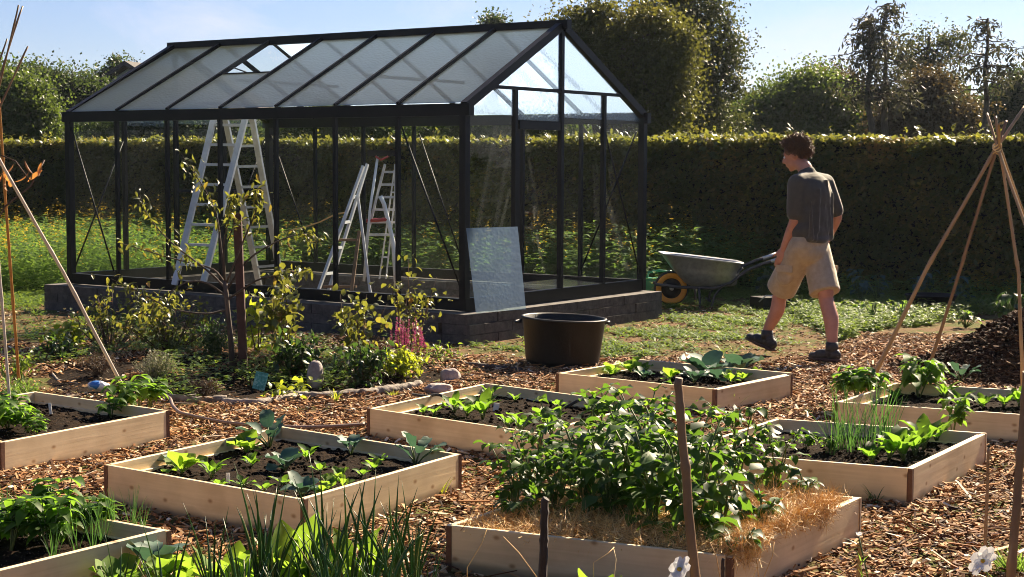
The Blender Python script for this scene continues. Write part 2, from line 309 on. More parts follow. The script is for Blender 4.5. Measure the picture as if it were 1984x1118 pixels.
M['petal'] = leafmat('white_petal', [(0, (.80, .80, .78)), (1, (.9, .9, .88))], (.9, .9, .86), .4, .5)
M['yolk'] = basic('yellow_centre', [(.5, .3, .02), (.65, .42, .03)], .7, 60)
M['dryleaf'] = leafmat('dry_leaf', [(0, (.26, .10, .03)), (1, (.46, .22, .07))], (.7, .3, .07), .5, .6)
M['weed'] = leafmat('weed_leaf', [(0, (.035, .08, .014)), (.6, (.075, .14, .02)), (1, (.17, .22, .035))], (.36, .5, .04), .48, .45)
M['meadow'] = leafmat('meadow_leaf', [(0, (.045, .095, .018)), (.6, (.095, .175, .03)), (1, (.19, .26, .04))], (.30, .48, .06), .52, .45)
M['yellowflower'] = leafmat('yellow_flower', [(0, (.55, .36, .01)), (1, (.75, .5, .02))], (.8, .55, .02), .4, .6)
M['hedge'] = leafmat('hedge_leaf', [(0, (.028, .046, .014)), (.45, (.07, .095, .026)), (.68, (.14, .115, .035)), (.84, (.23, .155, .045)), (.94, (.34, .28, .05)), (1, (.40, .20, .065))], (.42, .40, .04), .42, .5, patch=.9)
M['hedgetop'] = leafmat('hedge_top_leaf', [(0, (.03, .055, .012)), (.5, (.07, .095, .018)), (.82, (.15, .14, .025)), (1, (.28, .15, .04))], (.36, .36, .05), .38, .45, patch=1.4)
M['treeyellow'] = leafmat('yellowing_leaf', [(0, (.028, .036, .010)), (.5, (.058, .066, .015)), (.85, (.10, .095, .02)), (1, (.18, .13, .025))], (.20, .20, .03), .38, .55, patch=.7)
M['treebirch'] = leafmat('birch_leaf', [(0, (.018, .026, .012)), (.7, (.04, .05, .018)), (1, (.09, .09, .03))], (.14, .16, .03), .35, .5, patch=.6)
M['treedark'] = leafmat('dark_tree_leaf', [(0, (.012, .024, .010)), (.7, (.03, .048, .016)), (1, (.06, .08, .022))], (.12, .18, .03), .35, .55, patch=.5)
M['treegreen'] = leafmat('green_tree_leaf', [(0, (.025, .05, .012)), (.7, (.05, .085, .02)), (1, (.10, .13, .025))], (.2, .28, .035), .4, .5, patch=.6)
M['treebrown'] = leafmat('brown_tree_leaf', [(0, (.03, .022, .012)), (.7, (.06, .045, .022)), (1, (.10, .075, .03))], (.14, .10, .03), .35, .55, patch=.6)
M['needle'] = leafmat('larch_needle', [(0, (.016, .018, .012)), (1, (.05, .05, .028))], (.1, .1, .04), .3, .6)
M['skin'] = basic('skin', [(.42, .18, .115), (.54, .26, .17)], .5, 14, .05)
M['shirt'] = basic('grey_green_cotton', [(.048, .048, .042), (.072, .070, .060)], .9, 24, .35, 9)
M['khaki'] = basic('khaki_cotton', [(.34, .27, .18), (.45, .37, .26)], .9, 22, .4, 10)
for k_ in ('shirt', 'khaki'):
    b_ = [n_ for n_ in M[k_].node_tree.nodes if n_.type == 'BSDF_PRINCIPLED'][0]; b_.inputs['Sheen Weight'].default_value = .55; b_.inputs['Sheen Roughness'].default_value = .35; b_.inputs['Sheen Tint'].default_value = (1, .95, .85, 1)
M['hair'] = leafmat('reddish_brown_hair', [(0, (.05, .021, .010)), (1, (.14, .062, .026))], (.55, .28, .11), .22, .45)
M['shoe'] = basic('black_shoe', [(.012, .012, .014), (.03, .03, .034)], .6, 40, .2)
M['sole'] = basic('shoe_sole', [(.05, .03, .025), (.09, .055, .045)], .8, 30)
M['roof'] = basic('dark_roof_tile', [(.025, .022, .022), (.05, .042, .04)], .8, 6, .4)
M['wall'] = basic('grey_render', [(.30, .30, .29), (.40, .40, .39)], .9, 4)
# ================================================================ SETTING
def snoise(x, y, k=1.0, seed=0):
    r = np.random.default_rng(seed); o = 0
    for i in range(7):
        a = r.uniform(0, 2*PI); f = k*(1.7**i)*.6; o = o + np.sin((x*math.cos(a)+y*math.sin(a))*f + r.uniform(0, 6.28))/(1.35**i)
    return o/3.0
def inquad(q, x, y, pad=0.0):
    q = np.asarray(q)[:, :2]; c = q.mean(0); q = c + (q - c)*(1 + pad/np.linalg.norm(q - c, axis=1, keepdims=True)); ok = np.ones(np.shape(x), bool); n = len(q)
    for i in range(n):
        a, b = q[i], q[(i+1) % n]; ok &= (b[0]-a[0])*(y-a[1]) - (b[1]-a[1])*(x-a[0]) >= 0
    return ok
# bed rims measured at z = .17, corners: left, front, right, back
HB = .17
def q4(*p): return [P(a, b, HB) for a, b in p]
BEDS = {}
BEDS['mid'] = q4((203, 900), (590, 967), (893, 880), (545, 826))
BEDS['centre'] = q4((712, 790), (1048, 838), (1257, 782), (938, 742))
BEDS['upper'] = q4((1078, 722), (1386, 754), (1535, 724), (1228, 697))
b = q4((1767, 908), (1911, 839), (1503, 811)); BEDS['right'] = [b[0]+b[2]-b[1], b[0], b[1], b[2]]
b = q4((866, 1018), (1417, 1080), (1668, 963)); BEDS['potato'] = [b[0], b[1], b[2], b[0]+b[2]-b[1]]
b = q4((1617, 779), (1984, 803), (1735, 740)); e = unit(b[1]-b[0])*1.2; BEDS['far'] = [b[0], b[0]+e, b[2]+e, b[2]]
b = q4((327, 795), (60, 757)); e = unit(P(0, 857, HB)-b[0])*1.2; ew = unit(b[1]-b[0])*1.2; BEDS['left'] = [b[0]+e+ew, b[0]+e, b[0], b[0]+ew]
b = q4((330, 1027), (0, 968)); e = V3(-math.sin(.62), -math.cos(.62), 0)*1.2; ew = unit(b[1]-b[0])*1.2; BEDS['near'] = [b[0]+e+ew, b[0]+e, b[0], b[0]+ew]
ISL = [P(*p) for p in ((40, 745), (200, 772), (330, 785), (560, 782), (740, 768), (850, 748), (905, 722), (830, 676), (640, 652), (420, 640), (240, 648), (60, 690))]
HEAP = V3(4.75, 11.9, 0)
def gz(x, y):
    """ground height: level garden with small undulation, the planted island slightly raised, land rising far behind"""
    c = np.array(ISL)[:, :2].mean(0); d = np.hypot((x-c[0])/1.55, (y-c[1])/1.25)
    return .012*snoise(x, y, 1.6, 3)*np.exp(-(np.hypot(x, y-10)/30)**2) + .09*np.clip(1-d**2, 0, 1) - 0.0 + np.clip((y-60)/200, 0, 1)*1.0
xs = np.concatenate([[-420, -250, -100, -40, -20], np.linspace(-10, 10, 101), [20, 40, 100, 250, 420]]); ys = np.concatenate([[-58, -10, 0], np.linspace(3, 32, 117), [40, 60, 100, 200, 400, 620]])
X, Y = np.meshgrid(xs, ys); mb = MB(); nx = len(xs)
i = np.arange(len(ys)-1)[:, None]*nx; j = np.arange(nx-1)[None]
mb.add(np.stack([X, Y, gz(X, Y)], -1).reshape(-1, 3), np.stack([i+j, i+j+1, i+nx+j+1, i+nx+j], -1).reshape(-1, 4))
def groundmat():
    m, nt, out = newmat('garden_ground'); g = N(nt, 'ShaderNodeNewGeometry')
    n1 = N(nt, 'ShaderNodeTexNoise', Scale=2.6, Detail=8.0, Roughness=.65); n2 = N(nt, 'ShaderNodeTexNoise', Scale=26.0, Detail=8.0, Roughness=.7)
    for n in (n1, n2): L(nt, g.outputs['Position'], n.inputs['Vector'])
    bare = ramp(nt, [(.3, (.07, .042, .022)), (.5, (.15, .092, .048)), (.7, (.25, .165, .09))], n2.outputs['Fac'])
    moss = ramp(nt, [(.35, (.05, .06, .018)), (.65, (.13, .14, .035))], n2.outputs['Fac'])
    far = ramp(nt, [(.35, (.03, .05, .014)), (.65, (.07, .09, .025))], n2.outputs['Fac'])
    f1 = ramp(nt, [(.46, (0, 0, 0)), (.58, (1, 1, 1))], n1.outputs['Fac'])
    mx = N(nt, 'ShaderNodeMix', data_type='RGBA'); L(nt, f1.outputs['Color'], mx.inputs[0]); L(nt, bare.outputs['Color'], mx.inputs[6]); L(nt, moss.outputs['Color'], mx.inputs[7])
    sx = N(nt, 'ShaderNodeSeparateXYZ'); L(nt, g.outputs['Position'], sx.inputs[0])
    mr = N(nt, 'ShaderNodeMapRange'); mr.inputs['From Min'].default_value = 8.2; mr.inputs['From Max'].default_value = 10; vd = N(nt, 'ShaderNodeVectorMath', operation='DISTANCE'); vd.inputs[1].default_value = (0, 10.2, 0); L(nt, g.outputs['Position'], vd.inputs[0]); L(nt, vd.outputs['Value'], mr.inputs['Value'])
    m2 = N(nt, 'ShaderNodeMix', data_type='RGBA'); L(nt, mr.outputs[0], m2.inputs[0]); L(nt, mx.outputs[2], m2.inputs[6]); L(nt, far.outputs['Color'], m2.inputs[7])
    b = N(nt, 'ShaderNodeBsdfPrincipled', Roughness=1.0); b.inputs['Specular IOR Level'].default_value = .08; L(nt, m2.outputs[2], b.inputs['Base Color'])
    bp = N(nt, 'ShaderNodeBump', Strength=.8, Distance=.03); L(nt, n2.outputs['Fac'], bp.inputs['Height']); L(nt, bp.outputs[0], b.inputs['Normal'])
    L(nt, b.outputs[0], out.inputs['Surface']); return m
solo('ground', mb, groundmat(), (0, 0, 0), kind='structure')
# dark earth of the planted island, a low mound lying on the ground
mb = MB(); c = np.mean(ISL, 0); ring = np.array(ISL); n = len(ring); V = [c]; nr = 14
fine = np.array([ring[k % n]*(1-t) + ring[(k+1) % n]*t for k in range(n) for t in np.linspace(0, 1, 6)[:-1]]); nf = len(fine)
pts = np.array([c + (fine - c)*r for r in np.linspace(.02, 1, nr)]).reshape(-1, 3)
pts[:, 2] = gz(pts[:, 0], pts[:, 1]) + np.repeat(.028*(1-np.linspace(.02, 1, nr)**6)-.012, nf) + .012*snoise(pts[:, 0], pts[:, 1], 9, 5)
i = np.arange(nr-1)[:, None]*nf; j = np.arange(nf)[None]; jn = (j+1) % nf
mb.add(pts, np.stack([i+j, i+nf+j, i+nf+jn, i+jn], -1).reshape(-1, 4))
solo('soil', mb, M['soil'], (0, 0, 0), kind='structure')
GO = V3(-.4111, 13.8699, 0); GU = V3(math.sin(.6204), math.cos(.6204), 0); GV = V3(-GU[1], GU[0], 0)
def ghl(x, y): return (x-GO[0])*GU[0]+(y-GO[1])*GU[1], (x-GO[0])*GV[0]+(y-GO[1])*GV[1]
# ---- wood chips
CH_L = np.array([(-400, 660), (0, 668), (150, 672), (420, 668), (640, 690), (880, 690), (1000, 705), (1200, 692), (1340, 690), (1480, 706), (1560, 690), (1640, 655), (1760, 632), (1984, 606), (2400, 590)], float)
def chipzone(x, y):
    px, py = proj(np.stack([x, y, 0*x], -1)); return py > np.interp(px, CH_L[:, 0], CH_L[:, 1]) + 9*snoise(x, y, 5, 11)
def chips(mb, p, n, lmin, lmax, wmin, wmax, th, tilt):
    k = len(p); a = R.uniform(0, 2*PI, k); d = np.stack([np.cos(a), np.sin(a), R.normal(0, tilt, k)], -1); d = unit(d)
    nn = unit(n + R.normal(0, tilt, (k, 3))); s = unit(np.cross(d, nn)); nn = np.cross(s, d)
    l = np.clip(R.lognormal(math.log((lmin+lmax)*.42), .42, k), lmin*.5, lmax*1.7)[:, None]/2; w = R.uniform(wmin, wmax, k)[:, None]/2; t = R.uniform(.5, 1, k)[:, None]*th
    taper = R.uniform(.4, 1, k)[:, None]
    v = np.stack([p-d*l-s*w, p+d*l-s*w*taper, p+d*l+s*w*taper, p-d*l+s*w, p-d*l-s*w+nn*t, p+d*l-s*w*taper+nn*t, p+d*l+s*w*taper+nn*t, p-d*l+s*w+nn*t], 1)
    b = (np.arange(k)*8)[:, None, None]; f = np.array([[4,5,6,7],[0,1,5,4],[1,2,6,5],[2,3,7,6],[3,0,4,7]])[None]
    mb.add(v.reshape(-1, 3), (b+f).reshape(-1, 4), 0, False)
def scatter(n, y0, y1, half=.37, pad=.5):
    y = np.sqrt(R.uniform(y0**2, y1**2, n)); x = R.uniform(-1, 1, n)*(half*y+pad); return x, y
def inisl(x, y, sc=1.0):
    c = np.mean(ISL, 0)[:2]; a = np.arctan2(y-c[1], x-c[0]); ra = np.array([math.atan2(p[1]-c[1], p[0]-c[0]) for p in ISL]); rr = np.array([np.hypot(*(p[:2]-c)) for p in ISL]); o = np.argsort(ra)
    return np.hypot(x-c[0], y-c[1]) < sc*np.interp(a, ra[o], rr[o], period=2*PI)
x, y = scatter(190000, 4.6, 14.6); ok = chipzone(x, y) & (R.uniform(0, 1, len(x)) < np.clip(.8+.5*snoise(x, y, 2.4, 17), .35, 1))
for q in BEDS.values(): ok &= ~inquad(q, x, y, .0)
ok &= ~(inisl(x, y, .97) & (R.uniform(0, 1, len(x)) < .95))
x, y = x[ok], y[ok]; z = gz(x, y) + R.uniform(0, .022, len(x)) + .010*np.clip(snoise(x, y, 7, 21), -1, 1)
mb = MB(); chips(mb, np.stack([x, y, z], -1), V3(0, 0, 1), .014, .058, .005, .018, .005, .30)
x, y = scatter(2600, 4.6, 13.5); ok = chipzone(x, y)
for q in BEDS.values(): ok &= ~inquad(q, x, y, .02)
ok &= ~inisl(x, y, 1.0); x, y = x[ok], y[ok]
chips(mb, np.stack([x, y, gz(x, y)+.024], -1), V3(0, 0, 1), .06, .16, .006, .014, .006, .22)
tag(solo('wood_chips', mb, M['chip'], (0, 0, 0)), 'orange brown wood chip mulch spread over the paths between the wooden beds', 'wood chips', kind='stuff')
x, y = scatter(26000, 11, 17.5); gu, gv = ghl(x, y); ok = ~chipzone(x, y) & (R.uniform(0, 1, len(x)) < .55) & ~((gu > -.22) & (gu < 3.2) & (gv > -.22) & (gv < 5.4)); x, y = x[ok], y[ok]
mb = MB(); chips(mb, np.stack([x, y, gz(x, y)+R.uniform(0, .012, len(x))], -1), V3(0, 0, 1), .010, .05, .005, .018, .005, .3)
tag(solo('scattered_chips', mb, M['chip'], (0, 0, 0)), 'scattered chips and dead leaves on the trodden soil around the greenhouse', 'wood chips', kind='stuff')
# ---- mulch heap on the right
mb = MB(); nr, na = 18, 60; RX = 1.75
rr = np.linspace(0, 1, nr)[:, None]; aa = (np.arange(na)*2*PI/na)[None]
hx = HEAP[0] + RX*rr*np.cos(aa)*(1+.06*np.sin(3*aa)); hy = HEAP[1] + 1.15*rr*np.sin(aa)*(1+.06*np.cos(2*aa)); hzz = .72*np.cos(rr*PI/2)**1.25*(1+0*aa) - .02 + .03*snoise(hx, hy, 5, 8)*(1-rr)
i = np.arange(nr-1)[:, None]*na; j = np.arange(na)[None]; jn = (j+1) % na
mb.add(np.stack([hx, hy, hzz], -1).reshape(-1, 3), np.stack([i+j, i+na+j, i+na+jn, i+jn], -1).reshape(-1, 4))
hp = thing('mulch_heap', 'dark brown heap of mulch and compost at the right edge behind the pole wigwam', 'heap', HEAP)
part('core', mb, M['soil'], hp)
k = 22000; a = R.uniform(0, 2*PI, k); r = np.sqrt(R.uniform(0, 1.12, k)); x = HEAP[0]+RX*r*np.cos(a)*(1+.06*np.sin(3*a)); y = HEAP[1]+1.15*r*np.sin(a)*(1+.06*np.cos(2*a))
z = np.where(r < 1, .72*np.cos(np.clip(r, 0, 1)*PI/2)**1.25, 0) + R.uniform(-.005, .02, k)
mb = MB(); chips(mb, np.stack([x, y, z], -1), np.stack([np.cos(a)*r*.6, np.sin(a)*r*.6, 1+0*a], -1), .02, .09, .006, .028, .006, .4)
o = part('loose_mulch', mb, M['chipdark'], hp); o['kind'] = 'stuff'
# hedge line: parallel to the greenhouse's long side
HA, HZ = V3(8.3, 17.7, 0), V3(-13.5, 30.6, 0); HD = unit(HZ-HA); HN = V3(-HD[1], HD[0], 0); HN = HN if HN[1] < 0 else -HN; HLEN = np.linalg.norm(HZ-HA)
def hedgecoord(x, y): return (x-HA[0])*HD[0]+(y-HA[1])*HD[1], (x-HA[0])*HN[0]+(y-HA[1])*HN[1]
# ---- low weeds on the trodden soil behind (patches) and the tall meadow beyond
def tufts(mb, x, y, z, h, n, L0, W0_, m=0, up=.8, prof='oval', curl=.7):
    k = len(x); idx = np.repeat(np.arange(k), n); a = R.uniform(0, 2*PI, k*n); u = R.uniform(up*.4, up*1.4, k*n)
    d = np.stack([np.cos(a), np.sin(a), u], -1); hh = R.uniform(0, 1, k*n)*np.asarray(h)[idx]
    b = np.stack([x[idx], y[idx], np.asarray(z)[idx]], -1) + np.stack([np.cos(a)*.012, np.sin(a)*.012, hh], -1)
    s = R.uniform(.6, 1.3, k*n); mb.leaves(b, d, V3(0, 0, 1)+np.stack([np.cos(a), np.sin(a), 0*a], -1)*-.2, L0*s, W0_*s, curl, .25, 2, prof, m)
x, y = scatter(46000, 11.2, 19.8, .37, .3); den = snoise(x, y, 4.2, 31)
ok = ~chipzone(x, y) & ((den > .30 + .25*R.uniform(-1, 1, len(x)) - np.clip((y-15.0)/6, 0, .55)) | (R.uniform(0, 1, len(x)) < .05)) & ~inisl(x, y, 1.05)
gu, gv = ghl(x, y); ok &= ~((gu > -.25) & (gu < 3.2) & (gv > -.25) & (gv < 5.4)); ok &= (gu > -.3) | (R.uniform(0, 1, len(x)) < .35)
x, y = x[ok], y[ok]; mb = MB(); tufts(mb, x, y, gz(x, y), R.uniform(.005, .05, len(x)), 7, .048, .024)
k = len(x)//14; tufts(mb, x[:k], y[:k], gz(x[:k], y[:k]), np.full(k, .01), 5, .10, .007, 0, 1.6, 'blade')
x, y = R.uniform(2.9, 7.2, 9000), R.uniform(12.2, 17.4, 9000); ok = ~chipzone(x, y) & (np.hypot((x-HEAP[0])/1.8, (y-HEAP[1])/1.2) > 1) & (hedgecoord(x, y)[1] > .9) & (snoise(x, y, 3.1, 33) > -.35+.4*R.uniform(-1, 1, 9000)); x, y = x[ok], y[ok]
tufts(mb, x, y, gz(x, y), R.uniform(.02, .15, len(x)), 9, .065, .03, 0, .8)
tag(solo('weeds', mb, M['weed'], (0, 0, 0)), 'low patchy weeds and clover on the trodden brown soil', 'weeds', kind='stuff')
n = 9000; s = R.uniform(0, HLEN, n); dd = R.uniform(.0, 3.2, n)*R.uniform(.3, 1, n); x = HA[0]+HD[0]*s+HN[0]*(dd+.45); y = HA[1]+HD[1]*s+HN[1]*(dd+.45)
gu, gv = ghl(x, y); ok = ~((gu > -.3) & (gu < 3.25) & (gv > -.3) & (gv < 5.4)) & (gu > -.2) & ((gv > .6) | (R.uniform(0, 1, n) < .22*np.clip(1.9-dd, 0, 1)))
x, y, s, dd = x[ok], y[ok], s[ok], dd[ok]; gu, gv = ghl(x, y)
h = np.clip(.36+.42*R.uniform(0, 1, len(x))+.2*snoise(x, y, 1.5, 41), .1, 1.0); h = np.where(gv < .6, h*.42, h)
mb = MB(); tufts(mb, x, y, gz(x, y), h, 16, .085, .038, 0, .5)
st = R.uniform(0, 1, len(x)) < .13; hb = h[st]
tufts(mb, x[st], y[st], gz(x[st], y[st])+hb*.75, hb*.5+.05, 12, .03, .02, 1, 1.0)
tag(solo('meadow_weeds', mb, [M['meadow'], M['yellowflower']], (0, 0, 0)), 'tall green weeds with yellow flowers growing between greenhouse and hedge', 'weeds', kind='stuff')
x, y = scatter(20000, 19, 26, .42, 1); ok = (hedgecoord(x, y)[1] > .3) & (x < -2.8); x, y = x[ok], y[ok]; gu, gv = ghl(x, y); ok = gv > 5.35; x, y = x[ok], y[ok]
h = np.clip(.3+.38*R.uniform(0, 1, len(x))+.2*snoise(x, y, 1.2, 43), .08, 1.0); mb = MB(); tufts(mb, x, y, gz(x, y), h, 13, .085, .04, 0, .5)
st = R.uniform(0, 1, len(x)) < .10; tufts(mb, x[st], y[st], h[st]*.8, h[st]*.4+.05, 10, .034, .024, 1, 1.0)
tag(solo('flowering_weeds', mb, [M['meadow'], M['yellowflower']], (0, 0, 0)), 'bright green sunlit weeds with yellow flowers left of the greenhouse', 'weeds', kind='stuff')
# ---- hedge
HH = 1.88
hg = thing('beech_hedge', 'long clipped beech hedge turning brown, running behind greenhouse and man', 'hedge', (HA+HZ)/2)
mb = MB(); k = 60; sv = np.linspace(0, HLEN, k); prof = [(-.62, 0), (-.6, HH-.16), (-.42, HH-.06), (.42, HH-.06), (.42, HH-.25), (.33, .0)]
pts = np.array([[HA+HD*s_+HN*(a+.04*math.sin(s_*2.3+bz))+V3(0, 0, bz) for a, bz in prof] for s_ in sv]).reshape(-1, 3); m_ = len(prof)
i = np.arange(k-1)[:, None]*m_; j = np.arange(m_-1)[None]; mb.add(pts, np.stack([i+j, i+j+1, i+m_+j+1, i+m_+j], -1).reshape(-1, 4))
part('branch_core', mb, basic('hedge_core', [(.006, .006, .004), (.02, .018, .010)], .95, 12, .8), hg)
mb = MB(); n = 150000; s = R.uniform(0, HLEN, n); t = R.uniform(0, 1, n)**.85; z = .06+t*(HH-.06); lump = .05*snoise(s*1.0, z*2.2, 2.2, 51)+.09*snoise(s*.4, z*.9, 2.0, 52)
bs = HA + HD*s[:, None] + HN*((.47 - .05*t + lump + R.normal(0, .05, n)))[:, None] + V3(0, 0, 1)*z[:, None]
d = HN*R.uniform(.2, 1, n)[:, None] + HD*R.normal(0, .7, n)[:, None] + V3(0, 0, 1)*R.normal(-.25, .5, n)[:, None]
sz = R.uniform(.6, 1.25, n); mb.cards(bs, d, V3(0, 0, 1)+HN*.5+R.normal(0, .4, (n, 3)), .07*sz, .048*sz)
part('foliage', mb, M['hedge'], hg)
mb = MB(); n = 26000; s = R.uniform(0, HLEN, n); z = HH-.02-np.abs(R.normal(0, .22, n)); ok = snoise(s*1.0, z*1.6, 1.6, 55) > .1+(HH-z)*.9; s, z = s[ok], z[ok]; n = len(s)  # leaf patches in the top's colour stand in for sunlit leaves
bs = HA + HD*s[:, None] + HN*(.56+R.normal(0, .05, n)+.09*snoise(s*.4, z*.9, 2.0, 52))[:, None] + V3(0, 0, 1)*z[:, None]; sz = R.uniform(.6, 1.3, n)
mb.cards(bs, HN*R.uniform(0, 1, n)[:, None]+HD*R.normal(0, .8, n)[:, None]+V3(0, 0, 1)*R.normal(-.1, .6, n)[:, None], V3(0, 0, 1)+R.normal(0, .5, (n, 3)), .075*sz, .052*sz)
part('sun_patch_leaves', mb, M['hedgetop'], hg)
mb = MB(); n = 24000; s = R.uniform(0, HLEN, n); a = R.uniform(-.6, .5, n); bump_ = .05*snoise(s, a*0+3, 1.6, 61) + .03*snoise(s, a, 7, 62)
bs = HA + HD*s[:, None] + HN*a[:, None] + V3(0, 0, 1)*(HH-.06+bump_+np.abs(R.normal(0, .03, n)))[:, None]
d = R.normal(0, 1, (n, 3)) + V3(0, 0, .5) + HN*.3; sz = R.uniform(.6, 1.25, n); mb.leaves(bs, d, V3(0, 0, 1)+R.normal(0, .4, (n, 3)), .075*sz, .052*sz, .5, .2, 2)
k = 260; s = R.uniform(0, HLEN, k)
for q in range(k):                                            # shoots that escaped the last clipping
    p0 = HA + HD*s[q] + HN*R.uniform(-.4, .45) + V3(0, 0, HH-.05); hgt = R.uniform(.06, .2); c = 6
    mb.leaves(p0+V3(0, 0, 1)*np.linspace(0, hgt, c)[:, None], R.normal(0, 1, (c, 3))+V3(0, 0, .7), V3(0, 0, 1), .07, .045, .5, .2, 2)
part('clipped_top', mb, M['hedgetop'], hg)
# ---- trees
def tree(name, label, base, D, blobs, n, leaf, mat, clump=.45, limbs=18, tr=.16, trunk_top=None, group=None, cat='tree', bark='bark', fill=.55, droop=0.0):
    """blobs: crown outline as ellipsoids (px, py, rx, ry) at distance D; leaves sit in clumps spread through them"""
    c0 = at(base, 316, D); c0[2] = gz(c0[0], c0[1]); th = thing(name, label, cat, c0, group)
    B = [(at(px, py, D), rx/F*D, ry/F*D) for px, py, rx, ry in blobs]
    n = int(n*4.2); leaf *= .44
    vol = np.array([rx*rx*ry for _, rx, ry in B])**.75; vol /= vol.sum(); lv = []; tips = []
    ncl = max(14, int(n/150)); who = R.choice(len(B), ncl, p=vol)
    for w in who:
        c, rx, ry = B[w]; d = unit(R.normal(0, 1, 3)); r = R.uniform(fill**3, 1)**(1/3)*R.uniform(.68, 1.16)
        tips.append(c + d*r*V3(rx, rx*.8, ry))
    tips = np.array(tips); cs = clump*R.uniform(.55, 1.3, ncl)
    per = n//ncl; idx = np.repeat(np.arange(ncl), per); off = R.normal(0, 1, (len(idx), 3))*cs[idx][:, None]*V3(.55, .55, .38)
    if droop: off[:, 2] -= np.abs(R.normal(0, droop, len(idx)))
    off *= R.uniform(.4, 1.25, (len(idx), 1)); off = np.clip(off, -1.25*cs[idx][:, None], 1.25*cs[idx][:, None]); p = tips[idx] + off; p[:, 2] = np.maximum(p[:, 2], c0[2]+.1)
    d = unit(R.normal(0, 1, p.shape) + V3(0, 0, -.2-droop)); sz = R.uniform(.6, 1.35, len(p))
    mb = MB(); mb.cards(p, d, R.normal(0, 1, p.shape)+V3(0, 0, .6), leaf*sz, leaf*.7*sz)
    part('crown', mb, mat, th)
    mb = MB(); top = at(trunk_top[0], trunk_top[1], D) if trunk_top else np.average([b_[0] for b_ in B], axis=0, weights=vol)
    k = 7; tt = np.linspace(0, 1, k)[:, None]; pts = c0*(1-tt)+top*tt; pts[1:-1] += R.normal(0, tr*.4, (k-2, 3))*V3(1, 1, 0); pts[0, 2] -= .2
    mb.tube(pts, tr*np.linspace(1, .25, k), 8)
    for q in R.choice(ncl, min(int(limbs*2.2), ncl), replace=False):
        f = R.uniform(.3, .95); a = c0*(1-f)+top*f; e = tips[q]; mid = (a+e)/2 + R.normal(0, .12, 3) + V3(0, 0, -.1)
        mb.tube([a, a*.6+mid*.4, mid, (mid+e)/2+R.normal(0, .06, 3), e], tr*np.linspace(.36*(1.1-f*.6), .05, 5), 5)
    part('trunk', mb, M[bark], th); return th
def larch(name, label, D, tx, y0, y1, spread, nb, seed, group, lean=0.0, dens=34):
    """thin, half-bare conifer: straight stem, drooping side branches with needle tufts"""
    r = np.random.default_rng(seed); base = at(tx, 316, D); base[2] = gz(base[0], base[1]); top = at(tx+lean, y0, D); low = at(tx, y1, D)[2]
    th = thing(name, label, 'tree', base, group); mb = MB(); lb = MB(); k = 9; tt = np.linspace(0, 1, k)[:, None]; pts = base*(1-tt)+top*tt; pts[1:-1, 0] += r.normal(0, .05, k-2); pts[0, 2] -= .2
    mb.tube(pts, np.linspace(.13, .02, k), 7); Hh = top[2]
    for q in range(nb):
        z = low + (Hh-low)*(r.uniform(0, 1)**.8); f = (z-base[2])/(Hh-base[2]); p0 = base*(1-f)+top*f; a = r.uniform(0, 2*PI)
        ln = spread/F*D*(.25+.75*((Hh-z)/(Hh-low))**.7)*r.uniform(.45, 1.15); dr = V3(math.cos(a), math.sin(a)*.8, 0); k2 = 6; t2 = np.linspace(0, 1, k2)[:, None]
        br = p0 + dr*ln*t2 + V3(0, 0, 1)*ln*(.10*t2 - .30*t2**2 + .16*t2**4) + r.normal(0, .03, (k2, 3))
        mb.tube(br, np.linspace(.022, .005, k2)*(.6+ln/4), 4)
        m_ = int(dens*2.0*ln/1.6)+6; u = r.uniform(.3, 1, m_); bi = np.stack([np.interp(u, t2[:, 0], br[:, c]) for c in range(3)], -1); bi = bi + r.normal(0, .07, bi.shape) - V3(0, 0, 1)*np.abs(r.normal(0, .13, m_))[:, None]
        lb.cards(bi, r.normal(0, 1, (m_, 3))+V3(0, 0, -.8), r.normal(0, 1, (m_, 3)), .15*r.uniform(.5, 1.3, m_), .05*r.uniform(.6, 1.3, m_))
    part('crown', lb, M['needle'], th); part('trunk', mb, M['bark'], th); return th
GT = 'trees behind the hedge'
tree('broadleaf_tree', 'broad yellowing tree behind the greenhouse gable, lit from behind', 1185, 27, [(1112, 42, 42, 40), (1078, 72, 28, 26), (1160, 95, 58, 58), (1215, 48, 36, 42), (1250, 122, 58, 52), (1298, 112, 38, 60), (1190, 172, 58, 50), (1240, 212, 72, 50), (1306, 190, 36, 50), (1130, 142, 38, 48), (1276, 42, 28, 34), (1160, 16, 24, 26), (1320, 60, 20, 24)], 11500, .14, M['treeyellow'], .42, 26, .16, (1200, 30), GT, droop=.16)
tree('birch_tree', 'tall dark birch with drooping twigs right of the yellowing tree', 1330, 33, [(1310, -40, 75, 60), (1350, 30, 72, 60), (1385, 100, 58, 55), (1340, 150, 70, 60), (1370, 215, 68, 50), (1260, 10, 42, 42), (1420, 60, 24, 30), (1425, 150, 22, 40), (1300, 235, 50, 40)], 8500, .14, M['treebirch'], .42, 26, .2, (1330, -60), GT, fill=.35, droop=.28)
tree('round_bush_tree', 'rounded dense dark green tree low behind the hedge beside the birch', 1540, 40, [(1520, 215, 75, 50), (1575, 190, 75, 52), (1610, 230, 70, 50), (1470, 240, 45, 40), (1540, 260, 110, 40)], 13000, .19, M['treegreen'], .5, 14, .2, (1560, 190), GT)
tree('brownish_tree', 'brownish bushy tree around the foot of the two larches', 1650, 42, [(1635, 205, 60, 55), (1660, 250, 75, 45), (1610, 170, 45, 35), (1690, 225, 50, 45)], 9000, .19, M['treebrown'], .5, 14, .18, (1640, 180), GT)
larch('larch_tree', 'thin half bare larch, the taller right one of the close pair', 36.5, 1716, 8, 205, 120, 46, 3, 'half bare larches on the right', 2)
larch('larch_tree', 'thin half bare larch, the shorter left one of the close pair', 36, 1688, 30, 205, 104, 40, 4, 'half bare larches on the right', -2)
